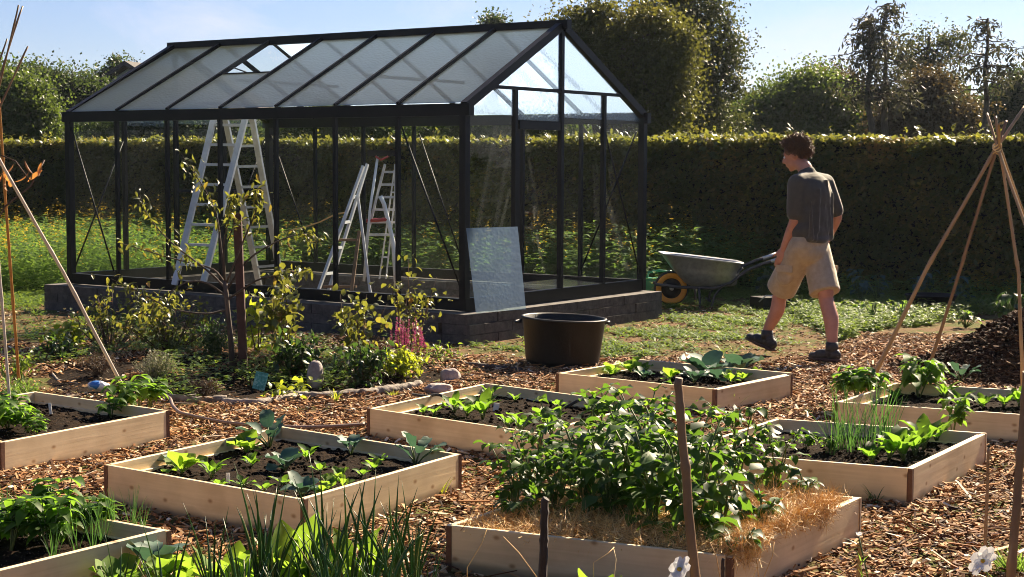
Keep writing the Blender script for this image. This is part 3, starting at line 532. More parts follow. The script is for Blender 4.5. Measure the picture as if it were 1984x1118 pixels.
larch('larch_tree', 'lone crooked larch with upswept arms near the right edge', 36, 1900, 35, 185, 112, 34, 9, 'half bare larches on the right', 14, 26)
tree('airy_tree', 'airy broadleaf tree with see through crown between the larches', 1800, 42, [(1790, 90, 55, 48), (1845, 85, 40, 42), (1760, 130, 50, 42), (1815, 150, 62, 42), (1740, 90, 24, 26)], 1500, .17, M['treebirch'], .5, 34, .16, (1800, 70), GT, fill=.3)
tree('dark_bush_tree', 'dark rounded tree below the airy crown on the right', 1790, 38, [(1790, 225, 80, 60), (1840, 240, 60, 50), (1740, 250, 50, 38), (1800, 175, 45, 34)], 10000, .17, M['treebrown'], .45, 16, .2, (1800, 180), GT)
tree('dusky_tree', 'dusky tree filling the right edge above the hedge', 1960, 40, [(1960, 210, 60, 60), (1900, 240, 50, 45), (1990, 180, 40, 46), (1940, 260, 70, 34)], 7000, .17, M['treedark'], .45, 14, .2, (1960, 160), GT)
tree('green_tree', 'leafy sunlit green tree at the left edge in front of darker trees', 40, 34, [(40, 205, 62, 50), (0, 190, 50, 60), (75, 255, 40, 30), (20, 255, 60, 36)], 11000, .16, M['treegreen'], .42, 16, .2, (30, 180), GT)
tree('dark_tree', 'dark tree with uneven top between left green tree and house', 140, 44, [(120, 185, 60, 48), (180, 195, 50, 45), (90, 165, 40, 28), (150, 245, 90, 40)], 10000, .2, M['treedark'], .5, 14, .2, (130, 170), GT)
tree('dark_tree', 'small round topped dark tree left of the dark house roof', 222, 50, [(225, 140, 26, 26), (205, 170, 40, 34), (240, 190, 40, 40)], 5000, .19, M['treedark'], .42, 12, .2, (222, 130), GT)
tree('far_left_tree', 'dark treetops at the far left edge behind the green tree', -20, 46, [(0, 160, 50, 34), (-40, 180, 60, 60), (60, 150, 30, 18)], 6000, .2, M['treedark'], .5, 10, .2, (-10, 150), GT)
tree('leafy_tree', 'green tree seen through the left greenhouse panes above the hedge', 330, 36, [(200, 265, 60, 30), (300, 258, 70, 36), (400, 262, 70, 32), (480, 262, 50, 30), (330, 225, 60, 26)], 9000, .17, M['treedark'], .42, 12, .2, (320, 230), GT)
tree('leafy_tree', 'green tree seen through the middle greenhouse panes above the hedge', 640, 34, [(580, 262, 65, 30), (680, 255, 70, 34), (780, 258, 65, 32), (640, 235, 60, 24)], 9000, .16, M['treegreen'], .42, 12, .2, (650, 225), GT)
tree('leafy_tree', 'green tree seen through the right greenhouse panes beside the gable', 900, 32, [(860, 258, 60, 30), (940, 250, 65, 34), (1030, 250, 60, 32), (1100, 262, 40, 24)], 8000, .15, M['treegreen'], .4, 12, .2, (930, 225), GT)
tree('small_treetop', 'single small treetop showing above the greenhouse ridge', 955, 60, [(955, 46, 18, 12), (955, 75, 26, 26), (950, 120, 40, 40)], 3500, .24, M['treedark'], .45, 12, .24, (955, 46), GT)
# far wood behind the hedge trees
mb = MB(); n = 60000; px = R.uniform(-300, 2300, n); D = R.uniform(62, 78, n); top = np.where(px < 400, 205, np.where(px > 1380, 205-22*np.clip((px-1700)/250, 0, 1), 262)) + 14*np.sin(px/37.)+9*np.sin(px/13.+1)
hgt = CH + (318-top)/F*70; z = R.uniform(0, 1, n)**.8*hgt; p = np.stack([(px-992)/F*D, D, z], -1)
sz = R.uniform(.6, 1.4, n)*.5; mb.cards(p, R.normal(0, 1, (n, 3)), R.normal(0, 1, (n, 3))+V3(0, -.6, .5), sz, sz*.7)
tag(solo('far_wood', mb, M['treedark'], (0, 70, 0)), 'dark mass of far woodland behind the single trees', 'woodland', kind='stuff')
mb = MB(); n = 34000; a = R.uniform(math.radians(62), math.radians(318), n); D = R.uniform(21, 27, n); z = R.uniform(0, 1, n)**.8*(4.0+1.3*np.sin(a*9)+.9*np.sin(a*23))*np.clip((a-1.0)*2, .45, 1); p = np.stack([D*np.sin(a), 9+D*np.cos(a), z], -1)  # unseen trees added to darken the pane reflections and block low sky light
sz = R.uniform(.5, 1.2, n)*.7; mb.cards(p, R.normal(0, 1, (n, 3)), R.normal(0, 1, (n, 3)), sz, sz*.7); tag(solo('added_tree_belt', mb, M['treegreen'], (0, -26, 0)), 'unseen belt of leafy trees added behind the camera to darken the pane reflections', 'woodland', kind='stuff')
# distant wooded hill on the right
xs = np.linspace(20, 330, 60); ys = np.linspace(330, 560, 30); X, Y = np.meshgrid(xs, ys)
Z = 26*np.exp(-((X-190)/75)**2)*np.exp(-((Y-430)/70)**2) + .9*snoise(X, Y, .35, 71)*np.exp(-((X-190)/90)**2); mb = MB(); nx = len(xs)
i = np.arange(len(ys)-1)[:, None]*nx; j = np.arange(nx-1)[None]; mb.add(np.stack([X, Y, Z-1], -1).reshape(-1, 3), np.stack([i+j, i+j+1, i+nx+j+1, i+nx+j], -1).reshape(-1, 4))
solo('hill', mb, basic('wooded_hill', [(.02, .03, .02), (.05, .06, .035)], .95, .25, .8, 1.0), (0, 0, 0), kind='structure')
# house whose dark gabled roof shows beside the greenhouse roof
hs = thing('house', 'house with dark pitched roof showing above trees left of greenhouse roof', 'house', at(330, 316, 48)*V3(1, 1, 0))
a, b_ = at(250, 128, 47), at(420, 126, 53); rz_ = a[2]; a[2] = b_[2] = rz_; ax = unit(b_-a); sd = V3(ax[1], -ax[0], 0); mb = MB()
for s_ in (1, -1):
    e1, e2 = a+sd*s_*2.6-V3(0, 0, 1.55)-ax*.3, b_+sd*s_*2.6-V3(0, 0, 1.55)+ax*.3; r1, r2 = a-ax*.3, b_+ax*.3; t_ = V3(0, 0, .14)
    mb.add([r1, r2, e2, e1, r1+t_, r2+t_, e2+t_, e1+t_], [[0,1,2,3],[4,7,6,5],[0,4,5,1],[1,5,6,2],[2,6,7,3],[3,7,4,0]], 0, False)
part('roof', mb, M['roof'], hs); mb = MB(); w = sd*2.3
for p_, q_ in ((a+w, b_+w), (b_+w, b_-w), (b_-w, a-w), (a-w, a+w)):
    p0, q0 = p_*V3(1, 1, 0), q_*V3(1, 1, 0); mb.add([p0, q0, q0+V3(0, 0, rz_-1.45), p0+V3(0, 0, rz_-1.45)], [[0,1,2,3]], 0, False)
for p_ in (a, b_): mb.add([p_+w-V3(0, 0, 1.45), p_-w-V3(0, 0, 1.45), p_-V3(0, 0, .05)], [[0,1,2]], 0, False)
part('wall', mb, M['wall'], hs)
# ================================================================ GREENHOUSE
PW, ZB, EH, RH = .74, .2703, 1.7429, 2.5532
def G(u, v, z): return GO + GU*u*PW + GV*v*PW + V3(0, 0, ZB+z)
gh = thing('greenhouse', 'black framed glass greenhouse with hammered roof panes on a low block base', 'greenhouse', G(2, 3.5, 0))
def bar(name, p, q, w, h, up=(0, 0, 1), mat='black_alu'): return part(name, MB().beam(p, q, w, h, up), M[mat], gh)
UZ = V3(0, 0, 1)
for u in (0, 4):                                        # sills, eaves
    bar('sill', G(u, -.05, .055), G(u, 7.05, .055), .055, .105); bar('eave_beam', G(u, -.1, EH-.01), G(u, 7.1, EH-.005), .07, .105)
for v in (0, 7): bar('sill', G(.05, v, .055), G(3.95, v, .055), .06, .11)
bar('ridge_beam', G(2, -.12, RH+.005), G(2, 7.12, RH+.005), .07, .085)
for u, v in ((0, 0), (4, 0), (0, 7), (4, 7)): bar('corner_post', G(u, v, .0), G(u, v, EH-.05), .066, .066, GU)
for u in (0, 4):
    for v in range(1, 7): bar('post', G(u, v, .10), G(u, v, EH-.05), .036, .036, GU)
    for v in range(1, 7): bar('rafter', G(u, v, EH+.045), G(2 + (-.05 if u == 0 else .05), v, RH-.012), .028, .045)
    for v in (0, 7): bar('verge_rafter', G(u, v, EH+.02), G(2 + (-.045 if u == 0 else .045), v, RH-.018), .068, .075)
for v in (0, 7):
    bar('tie_bar', G(.56, v, 1.945), G(3.44, v, 1.945), .034, .03)
    bar('gable_post', G(2, v, .10), G(2, v, RH-.05), .045, .045, GU)
    for u in (1, 3): bar('gable_post', G(u, v, .10), G(u, v, 1.93), .045, .04, GU)
bar('door_lintel', G(1.06, 0, 1.62), G(1.94, 0, 1.62), .05, .075); bar('door_jamb', G(1.14, .06, .10), G(1.14, .06, 1.6), .035, .04, GU)
bar('tie_bar', G(2, 7, .95), G(4, 7, .95), .03, .03)
for (a, b_) in (((0, 6.95, 1.62), (0, 6.1, .15)), ((0, .06, .2), (0, .95, 1.6)), ((4, 6.95, 1.6), (4, 6.05, .15)), ((4, .1, 1.6), (4, 1, .15)), ((4, 3.9, 1.6), (4, 3.05, .15)), ((3.97, 0, .15), (3.03, 0, 1.6)), ((1.05, 7, 1.6), (.05, 7, .15)), ((2.95, 7, .2), (3.9, 7, 1.55))):
    part('brace', MB().tube([G(*a), G(*b_)], .009, 6), M['black_alu'], gh)
# collar ties high under the roof
for v in (2.33, 4.66): bar('roof_tie', G(.95, v, EH+.36), G(3.05, v, EH+.36), .02, .03)
def pane(name, c, mat, t=0):
    c = np.asarray(c, float); mb = MB(); k = len(c)
    if t:
        n = unit(np.cross(c[1]-c[0], c[2]-c[0]))*t/2; n = n if n[2] > 0 else -n
        if np.dot(np.cross(c[1]-c[0], c[2]-c[0]), n) < 0: c = c[::-1]
        mb.add(np.concatenate([c+n, c-n]), [list(range(k))], 0, False); mb.f.append((np.array([list(range(k, 2*k))[::-1]]), 0, False)); mb.f.append((np.array([[i, i+k, (i+1) % k+k, (i+1) % k] for i in range(k)]), 0, False))
    else: mb.add(c, [list(range(k))], 0, False)
    return part(name, mb, M[mat], gh)
g_ = .035
for u in (0, 4):
    for v in range(7): pane('wall_pane', [G(u, v+g_, .105), G(u, v+1-g_, .105), G(u, v+1-g_, EH-.06), G(u, v+g_, EH-.06)], 'glass')
def slope(u, f, v): uu = u + (2-u)*f; return G(uu, v, EH+.05+(RH-EH-.055)*f)
for u in (0, 4):
    for v in range(7):
        f1 = .985
        if u == 0 and v == 4: f1 = .50
        pane('roof_pane', [slope(u, .0, v+g_), slope(u, .0, v+1-g_), slope(u, f1, v+1-g_), slope(u, f1, v+g_)], 'roofglass' if u == 0 else 'glass' if v in (5, 6) else 'farroof')
bar('vent_sill', slope(0, .505, 4.04), slope(0, .505, 4.96), .012, .02)
part('vent_stay', MB().tube([slope(0, .52, 4.55), slope(0, .60, 4.95)], .007, 6), M['black_alu'], gh)
for v in (0, 7):
    def tri(u): return EH + (RH-EH)*(u/2 if u <= 2 else (4-u)/2) - .06
    q = lambda *a: [G(u, v, z) for u, z in a]
    pane('gable_pane', q((.66, 1.965), (1.96, 1.965), (1.96, tri(1.96))), 'gableglass'); pane('gable_pane', q((2.04, 1.965), (3.34, 1.965), (2.04, tri(2.04))), 'gableglass')
    pane('gable_pane', q((.06, 1.70), (.96, 1.70), (.96, 1.925), (.62, 1.925), (.06, tri(.06))), 'gableglass'); pane('gable_pane', q((3.04, 1.70), (3.94, 1.70), (3.94, tri(3.94)), (3.38, 1.925), (3.04, 1.925)), 'gableglass')
    pane('gable_pane', q((2.04, 1.70), (2.96, 1.70), (2.96, 1.925), (2.04, 1.925)), 'gableglass'); pane('gable_pane', q((1.04, 1.665), (1.96, 1.665), (1.96, 1.925), (1.04, 1.925)), 'gableglass')
    for u in ((0, 2, 3) if v == 0 else (0, 1, 2, 3)): pane('wall_pane', q((u+.05, .105), (u+.95, .105), (u+.95, 1.696), (u+.05, 1.696)), 'glass')
# block base
pl = thing('block_base', 'low dark base of stacked concrete blocks carrying the greenhouse', 'base wall', GO+GU*2*PW+GV*3.5*PW)
mb = MB(); mg = .2; U0, U1, V0, V1 = -mg, 4*PW+.08, -mg, 7*PW+mg; D_ = .30
def gl(u, v, z): return GO+GU*u+GV*v+UZ*z
def course(a, b_, z0, off, thick):
    ln = np.linalg.norm(b_-a); d = (b_-a)/ln; nrm = V3(-d[1], d[0], 0); s = -off
    while s < ln-.01:
        s0, s1 = max(s, 0)+.004, min(s+.42, ln)-.004; s += .42
        if s1-s0 < .03: continue
        j = R.normal(0, .004); p = a + d*(s0+s1)/2 + nrm*(thick/2+j) + UZ*(z0+.044); x = np.stack([d, nrm, UZ], 1)
        mb.box(p, (s1-s0, thick, .086), 0, x)
C_ = [gl(U0, V0, 0), gl(U1, V0, 0), gl(U1, V1, 0), gl(U0, V1, 0)]
for k in range(3):
    for i in range(4):
        a, b_ = C_[i], C_[(i+1) % 4]; d = unit(b_-a); course(a, b_-d*D_, -.005+k*.09, .21*(k % 2), D_)
part('blocks', mb, M['block'], pl)
mb = MB(); mb.add([gl(U0+.2, V0+.2, .10), gl(U1-.2, V0+.2, .10), gl(U1-.2, V1-.2, .10), gl(U0+.2, V1-.2, .10)], [[0,1,2,3]], 0, False)
part('earth_floor', mb, basic('greenhouse_floor', [(.05, .038, .026), (.11, .085, .06), (.16, .125, .085)], .95, 9, .6), pl)
# ---- loose panes
def sheet(name, c, mat, label):
    c = np.asarray(c, float); n = unit(np.cross(c[1]-c[0], c[3]-c[0]))*.002; mb = MB()
    mb.add(c, [[0,1,2,3]], 0, False); return solo(name, mb, M[mat], c[0], label, 'glass pane')
sheet('glass_sheet', [P(922, 607, .264), P(1019, 599, .264), at(1003, 439, 14.25), at(903, 442, 13.79)], 'sheetglass', 'loose hammered glass pane leaning against the front corner of the greenhouse')
sheet('glass_sheet', [gl(1.62, .16, .33), gl(2.72, .16, .33), gl(2.78, .85, .36), gl(1.68, .85, .36)], 'sheetglass', 'loose glass pane lying flat inside the greenhouse behind the gable')
# ================================================================ LADDERS
def ladder_section(th, L0, L1, R0, R1, n, w, dpt, mat, f0=.06, f1=.95, rr=.013, name='rail', rung='rung'):
    up = np.cross(L1-L0, R0-L0)
    part(name, MB().beam(L0, L1, w, dpt, up), M[mat], th); part(name, MB().beam(R0, R1, w, dpt, up), M[mat], th)
    for k in range(n):
        f = f0+(f1-f0)*k/(n-1); part(rung, MB().beam(L0*(1-f)+L1*f, R0*(1-f)+R1*f, rr*1.6, rr*2, UZ), M[mat], th)
l1 = thing('stepladder', 'tall aluminium A frame ladder standing in the left of the greenhouse', 'ladder', P(430, 548, .1))
ladder_section(l1, at(338, 552, 15.9), at(415, 226, 16.3), at(392, 555, 15.75), at(476, 226, 16.15), 8, .065, .026, 'whitealu', .12)
ladder_section(l1, at(503, 556, 16.85), at(436, 226, 16.42), at(546, 552, 16.7), at(488, 226, 16.3), 8, .065, .026, 'alu', .12)
part('hinge', MB().tube([at(415, 229, 16.35), at(490, 229, 16.28)], .02, 8), M['alu'], l1)
l2 = thing('stepladder', 'small aluminium trestle ladder with wooden back leg near the greenhouse middle', 'ladder', P(665, 570, .1))
ladder_section(l2, at(615, 568, 15.15), at(704, 322, 15.5), at(636, 566, 15.5), at(712, 318, 15.7), 4, .05, .024, 'whitealu', .15, .75)
part('rear_leg', MB().beam(at(718, 572, 15.3), at(693, 378, 15.55), .05, .024, (1, 0, 0)), M['whitealu'], l2)
part('rear_leg', MB().beam(at(680, 572, 15.1), at(696, 448, 15.4), .035, .03, (1, 0, 0)), M['oldwood'], l2)
for y in (465, 555): part('step', MB().beam(at(628+(555-y)*.28, y, 15.4), at(690+(555-y)*.05, y, 15.35), .07, .022), M['oldwood'], l2)
l3 = thing('stepladder', 'narrow stepladder with dark top tray and red bar behind the trestle ladder', 'ladder', P(745, 540, .1))
ladder_section(l3, at(708, 470, 16.7), at(746, 318, 16.7), at(768, 470, 16.7), at(766, 318, 16.7), 6, .024, .05, 'alu', .1, .9, .012, 'rail', 'step')
ladder_section(l3, at(735, 540, 17.0), at(764, 330, 16.78), at(748, 540, 17.0), at(770, 330, 16.78), 3, .016, .016, 'whitealu', .2, .8, .008, 'rear_rail')
part('front_leg', MB().tube([at(737, 380, 16.5), at(744, 395, 16.5), at(762, 470, 16.5), at(768, 560, 16.4)], .022, 8), M['whitealu'], l3)
part('front_leg', MB().tube([at(732, 302, 16.6), at(717, 405, 16.5), at(705, 545, 16.4)], .014, 8), M['whitealu'], l3)
part('top_tray', MB().box(at(742, 297, 16.7), (.30, .26, .06)), M['blackplastic'], l3); part('red_bar', MB().tube([at(710, 428, 16.5), at(752, 425, 16.5)], .02, 8), M['red'], l3)
part('red_handle', MB().tube([at(728, 303, 16.55), at(738, 310, 16.52), at(752, 303, 16.55)], .012, 6), M['red'], l3)
mb = MB(); mb.tube([at(560, 447, 16.2), at(590, 440, 16.2), at(620, 430, 16.1), at(650, 415, 16.0), at(668, 412, 15.9)], .008, 6)
solo('rope', mb, M['straw'], at(560, 447, 16.2), 'thin pale rope strung between the two ladders inside the greenhouse', 'rope')
# ================================================================ TUB, JERRYCAN, WHEELBARROW
c = P(1089, 706); tb = thing('builders_tub', 'round black plastic tub standing in front of the greenhouse base', 'tub', c)
tilt = Matrix.Rotation(math.radians(2.3), 3, 'Y'); mb = MB()
mb.lathe(c, [(0, .02), (.262, .02), (.272, .0), (.285, .05), (.318, .345), (.330, .352), (.331, .366), (.318, .37), (.306, .362), (.275, .06), (.262, .035), (0, .035)], 48, 0, tilt)
part('body', mb, M['blackplastic'], tb)
for s_ in (1, -1): part('handle', MB().tube([c+V3(s_*.315, -.07, .335), c+V3(s_*.355, -.05, .33), c+V3(s_*.36, .0, .33), c+V3(s_*.355, .05, .33), c+V3(s_*.315, .07, .335)], .011, 7), M['blackplastic'], tb)
c = at(1277, 570, 18.0); c[2] = .0; jc = thing('watering_can', 'green plastic can with handle behind the wheelbarrow wheel', 'can', c)
mb = MB(); z0 = at(1277, 578, 18.0)[2]; h_ = .26; w_ = .36
mb.box(c+V3(0, 0, z0+.10), (w_, .2, .2)); mb.box(c+V3(-.02, 0, z0+.215), (w_*.86, .17, .03)); part('body', mb, M['greenplastic'], jc)
part('handle', MB().tube([c+V3(-.14, 0, z0+.22), c+V3(-.12, 0, z0+.29), c+V3(0, 0, z0+.31), c+V3(.13, 0, z0+.30), c+V3(.15, 0, z0+.22)], .014, 8), M['greenplastic'], jc)
part('foot', MB().box(c+V3(0, 0, z0/2), (w_*.7, .16, z0+.0)), M['blackplastic'], jc)
WB = P(1300, 592); wb = thing('wheelbarrow', 'grey metal wheelbarrow with orange wheel parked beside the greenhouse', 'wheelbarrow', WB)
k_ = WB[1]/F; wx = lambda px: (px-1300)*k_; wz = lambda py: (592-py)*k_
def wp(px, py, dy=0.0): return WB + V3(wx(px), dy, wz(py))
def ringpts(x0, x1, yw0, yw1, z0, z1, n=40):
    a = np.arange(n)*2*PI/n; cx, sx_ = np.cos(a), np.sin(a); ex = .42
    fx = np.sign(cx)*np.abs(cx)**ex; fy = np.sign(sx_)*np.abs(sx_)**ex; t = (fx+1)/2
    return WB + np.stack([x0+(x1-x0)*t, fy*(yw0*(1-t)+yw1*t)/2, z0*(1-t)+z1*t], -1)
rings = [ringpts(wx(1336), wx(1418), .30, .36, wz(552), wz(552)), ringpts(wx(1324), wx(1424), .40, .44, wz(546), wz(549)), ringpts(wx(1300), wx(1428), .52, .56, wz(518), wz(529)), ringpts(wx(1280), wx(1434), .56, .62, wz(491), wz(509)), ringpts(wx(1275), wx(1438), .59, .65, wz(489.5), wz(508)), ringpts(wx(1276), wx(1437), .58, .64, wz(487.5), wz(506)), ringpts(wx(1284), wx(1431), .54, .60, wz(491), wz(509)), ringpts(wx(1304), wx(1425), .50, .54, wz(518), wz(529)), ringpts(wx(1328), wx(1420), .38, .42, wz(543), wz(546)), ringpts(wx(1338), wx(1414), .28, .34, wz(548), wz(548))]
mb = MB(); n = 40; mb.v.append(np.concatenate(rings)); mb.n = len(rings)*n; i = np.arange(len(rings)-1)[:, None]*n; j = np.arange(n)[None]; jn = (j+1) % n
mb.f.append((np.stack([i+j, i+jn, i+n+jn, i+n+j], -1).reshape(-1, 4), 0, True)); mb.f.append((np.array([np.arange(n)[::-1]]), 0, False)); mb.f.append((np.array([np.arange(n)+(len(rings)-1)*n]), 0, False))
part('tray', mb, M['galv'], wb)
for s_ in (-1, 1):
    y_ = s_*.20
    part('handle', MB().tube([wp(1266, 549, s_*.12), wp(1310, 554, s_*.15), wp(1380, 555, y_), wp(1410, 545, y_*1.1), wp(1440, 520, y_*1.25), wp(1470, 507, y_*1.4), wp(1508, 495, y_*1.5)], .017, 9), M['darksteel'], wb)
    part('grip', MB().tube([wp(1485, 502.5, y_*1.45), wp(1512, 494, y_*1.5)], .022, 9), M['alu'], wb)
    part('leg', MB().tube([wp(1350, 553, y_), wp(1352, 590, y_), wp(1356, 601, y_), wp(1366, 603, y_), wp(1374, 595, y_), wp(1380, 570, y_), wp(1396, 548, y_), wp(1432, 515, y_*1.2)], .013, 8), M['darksteel'], wb)
part('crossbar', MB().tube([wp(1372, 580, -.2), wp(1372, 580, .2)], .011, 8), M['darksteel'], wb)
wc = WB + V3(0, 0, .19); RX = Matrix.Rotation(PI/2, 3, 'X')
wl_ = part('wheel', MB().lathe(wc, [(.150, -.035), (.172, -.042), (.186, -.025), (.19, 0), (.186, .025), (.172, .042), (.150, .035)], 40, 0, RX), M['blackrubber'], wb)
part('rim', MB().lathe(wc, [(.112, -.036), (.122, -.047), (.158, -.0465), (.170, -.0435), (.158, -.03), (.112, -.02), (.112, .02), (.158, .03), (.17, .0435), (.158, .0465), (.122, .047), (.112, .036)], 40, 0, RX), M['orange'], wl_)
part('disc', MB().lathe(wc, [(0, -.022), (.06, -.026), (.116, -.014), (.116, .014), (.06, .026), (0, .022)], 32, 0, RX), M['blackplastic'], wl_)
part('hub', MB().lathe(wc, [(0, -.09), (.02, -.09), (.022, -.03), (.022, .03), (.02, .09), (0, .09)], 16, 0, RX), M['alu'], wl_)
# ================================================================ POLE WIGWAMS, STAKES
def pole(mb, pts, r, knots=7, n=8):
    pts = np.asarray(pts, float); t = np.linspace(0, 1, 40); q = np.stack([np.interp(t, np.linspace(0, 1, len(pts)), pts[:, c]) for c in range(3)], -1)
    q[1:-1] += (np.cumsum(R.normal(0, r*.10, (38, 3)), 0) - np.linspace(0, 1, 38)[:, None]*0)*.4
    rr = np.linspace(r, r*.72, 40); kn = np.abs(((t*knots) % 1)-.5) < .05; rr = rr*np.where(kn, 1.22, 1)
    return mb.tube(q, rr, n)
ap = at(1932, 290, 10.45)
wg = thing('bean_wigwam', 'wigwam of bamboo poles lashed at the top, on the far right bed', 'pole wigwam', P(1800, 745, .1))
for foot, top, r, mt in (((1672, 748, 9.35), (1986, 206, 10.75), .017, 'bamboo'), ((1783, 742, 9.9), (1950, 235, 10.55), .014, 'bambooDark'), ((1984, 765, 9.7), (1929, 226, 10.55), .014, 'bamboo'), ((2110, 800, 9.1), (1912, 220, 10.65), .013, 'bamboo'), ((2080, 715, 10.9), (1936, 240, 10.3), .012, 'bamboo')):
    f_ = P(foot[0], foot[1], .10); t_ = at(*top); m_ = ap + R.normal(0, .012, 3)
    part('pole', pole(MB(), [f_-V3(0, 0, .08), f_*.5+m_*.5+R.normal(0, .012, 3), m_, t_], r*.86), M['bamboodark' if mt == 'bambooDark' else mt], wg)
mb = MB()
for k in range(5): a = np.linspace(0, 2*PI, 16); mb.tube(ap+np.stack([.027*np.cos(a), .027*np.sin(a), np.full(16, -.03+k*.014)+.012*np.sin(a*2+k)], -1), .005, 5)
part('lashing', mb, M['straw'], wg)
lw = thing('cane_wigwam', 'wigwam of thin canes at the left edge standing in the left bed', 'pole wigwam', P(60, 820, .1))
ap2 = at(-30, 255, 8.9)
for foot, top, r, mt in (((263, 772, .12), (-62, 205, 8.95), .011, 'palecane'), ((38, 742, .1), (-4, 180, 9.3), .010, 'orangecane'), ((22, 800, .12), (-55, 190, 8.8), .009, 'palecane'), ((-60, 860, .12), (54, 90, 9.0), .007, 'bamboodark'), ((-150, 800, .12), (44, 12, 9.1), .007, 'bamboodark'), ((-120, 900, .12), (36, 10, 8.8), .0065, 'bamboodark'), ((-80, 740, .1), (14, 75, 9.0), .006, 'bamboodark')):
    f_ = P(*foot); t_ = at(*top); m_ = ap2+R.normal(0, .02, 3)
    if foot[0] == 263: m_ = at(-30, 258, 8.9)
    if foot[0] == 38: m_ = at(6, 330, 9.5)
    part('cane', pole(MB(), [f_-V3(0, 0, .08), f_*.5+m_*.5, m_, t_], r, 9, 7), M[mt], lw)
dl = thing('dried_bean_vine', 'dried vine with hanging orange brown leaves on the left edge canes', 'dried plant', at(20, 330, 9.3))
mb = MB(); mb.tube([at(-20, 460, 9.3), at(10, 400, 9.3), at(60, 360, 9.3), at(86, 310, 9.35)], .005, 5); mb.tube([at(0, 300, 9.3), at(30, 312, 9.28), at(58, 350, 9.25)], .004, 5); part('vine', mb, M['twig'], dl)
mb = MB(); pts = np.array([at(px, py, 9.3) for px, py in ((8, 330), (14, 335), (3, 340), (18, 345), (10, 352), (48, 310), (56, 332), (80, 315), (82, 330), (26, 318), (0, 356))]); k = len(pts)
mb.leaves(pts, V3(0, 0, -1)+R.normal(0, .45, (k, 3)), R.normal(0, 1, (k, 3)), R.uniform(.07, .13, k), R.uniform(.02, .038, k), .9, .5, 5, 'lance'); part('leaves', mb, M['dryleaf'], dl)
def stake(label, top, bottom, Yt, Yb, r, mat, cat='stake', n=9):
    a, b_ = at(*top, Yt), at(*bottom, Yb); d = (a-b_); a2 = b_ - d*max(0, b_[2]+.1)/max(d[2], .01)
    mb = pole(MB(), [a2, (a2+a)/2, a], r, 5, n); return solo('garden_stake', mb, M[mat], a2, label, cat)
stake('short dark weathered stake before the left front board of the potato bed', (1059, 966), (1053, 1118), 5.55, 5.55, .019, 'darkpost', n=5)
stake('thick brown stick with broken top standing in front of the potato bed', (1316, 732), (1346, 1118), 5.25, 5.15, .0185, 'bamboodark')
stake('slim pale bamboo stake right of the right hand bed, at the frame edge', (1916, 868), (1908, 1095), 6.0, 5.95, .0075, 'bamboo')
stake('thick bamboo cane at the right frame edge leaning slightly right', (1988, 720), (1958, 1118), 5.5, 5.4, .017, 'bamboodark')
stake('short greyish stake among chips below the potato bed corner', (1668, 1040), (1662, 1118), 5.5, 5.5, .009, 'bamboo')
stake('very short dark peg in front of the potato bed near its front corner', (1402, 1082), (1402, 1118), 5.3, 5.3, .008, 'darkpost')
stake('short brown peg at bottom edge between two flowering stems', (1831, 1098), (1831, 1118), 5.4, 5.4, .007, 'bamboo')
c = P(473, 735); mb = MB(); mb.beam(c-V3(0, 0, .1), at(460, 413, c[1]+.02), .056, .045, (0, 1, 0)); solo('tree_stake', mb, M['stakered'], c, 'square red brown stake holding up the young fruit tree', 'stake')
# ================================================================ MAN
man = thing('person', 'man in grey t-shirt and khaki shorts walking away with hands in pockets', 'person', V3(2.42, 12.72, 0))
def remesh(o, vox, it=4, f=.5):
    r = o.modifiers.new('Remesh', 'REMESH'); r.mode = 'VOXEL'; r.voxel_size = vox; r.use_smooth_shade = True
    s_ = o.modifiers.new('Smooth', 'SMOOTH'); s_.factor = f; s_.iterations = it; return o
def limb(mb, pts, rads, n=14, sub=6):
    pts = np.asarray(pts, float); k = len(pts); t = np.linspace(0, k-1, (k-1)*sub+1)
    q = np.stack([np.interp(t, np.arange(k), pts[:, c]) for c in range(3)], -1); r = np.interp(t, np.arange(k), rads)
    for i in range(2):
        q[1:-1] = (q[:-2]+2*q[1:-1]+q[2:])/4
    mb.tube(q, r, n); mb.ell(q[0], (r[0],)*3); mb.ell(q[-1], (r[-1],)*3)
FW = unit(V3(-.72, .69, 0)); LT = V3(-FW[1], FW[0], 0)*1.0      # facing direction, his left
rot = np.stack([-LT, FW, UZ], 1)
pel = V3(2.345, 12.72, .93); hipL, hipR = pel + LT*.09 - UZ*.03, pel - LT*.09 - UZ*.03
kneL, ankL = V3(2.165, 12.98, .50), V3(2.075, 13.02, .155); kneR, ankR = V3(2.462, 12.60, .495), V3(2.492, 12.46, .12)
chest = V3(2.375, 12.76, 1.28); neck = V3(2.335, 12.80, 1.50); shL, shR = V3(2.235, 12.66, 1.395), V3(2.495, 12.90, 1.395)
elL, wrL = V3(2.215, 12.64, 1.105), V3(2.145, 12.72, .885); elR, wrR = V3(2.60, 12.88, 1.13), V3(2.52, 13.0, .90)
head = V3(2.256, 12.892, 1.618); HF = unit(V3(-.80, .50, -.30)); HL = unit(np.cross(UZ, HF)); HU = np.cross(HF, HL); HR = np.stack([-HL, HF, HU], 1)
mb = MB()
limb(mb, [hipL, kneL+V3(.02, -.02, .06), kneL, kneL*.62+ankL*.38-FW*.025, ankL+V3(0, 0, .05), ankL-V3(0, 0, .04)], [.088, .064, .058, .060, .040, .042])
limb(mb, [hipR, kneR+UZ*.07, kneR, kneR*.62+ankR*.38-FW*.028, ankR+UZ*.05, ankR-UZ*.03], [.088, .064, .058, .061, .040, .042])
for an, fd, up_ in ((ankL, unit(FW+V3(0, 0, .22)), .0), (ankR, FW, 0)):
    limb(mb, [an-UZ*.05-FW*.03, an-UZ*.06+fd*.09, an-UZ*.075+fd*.16], [.04, .034, .026])
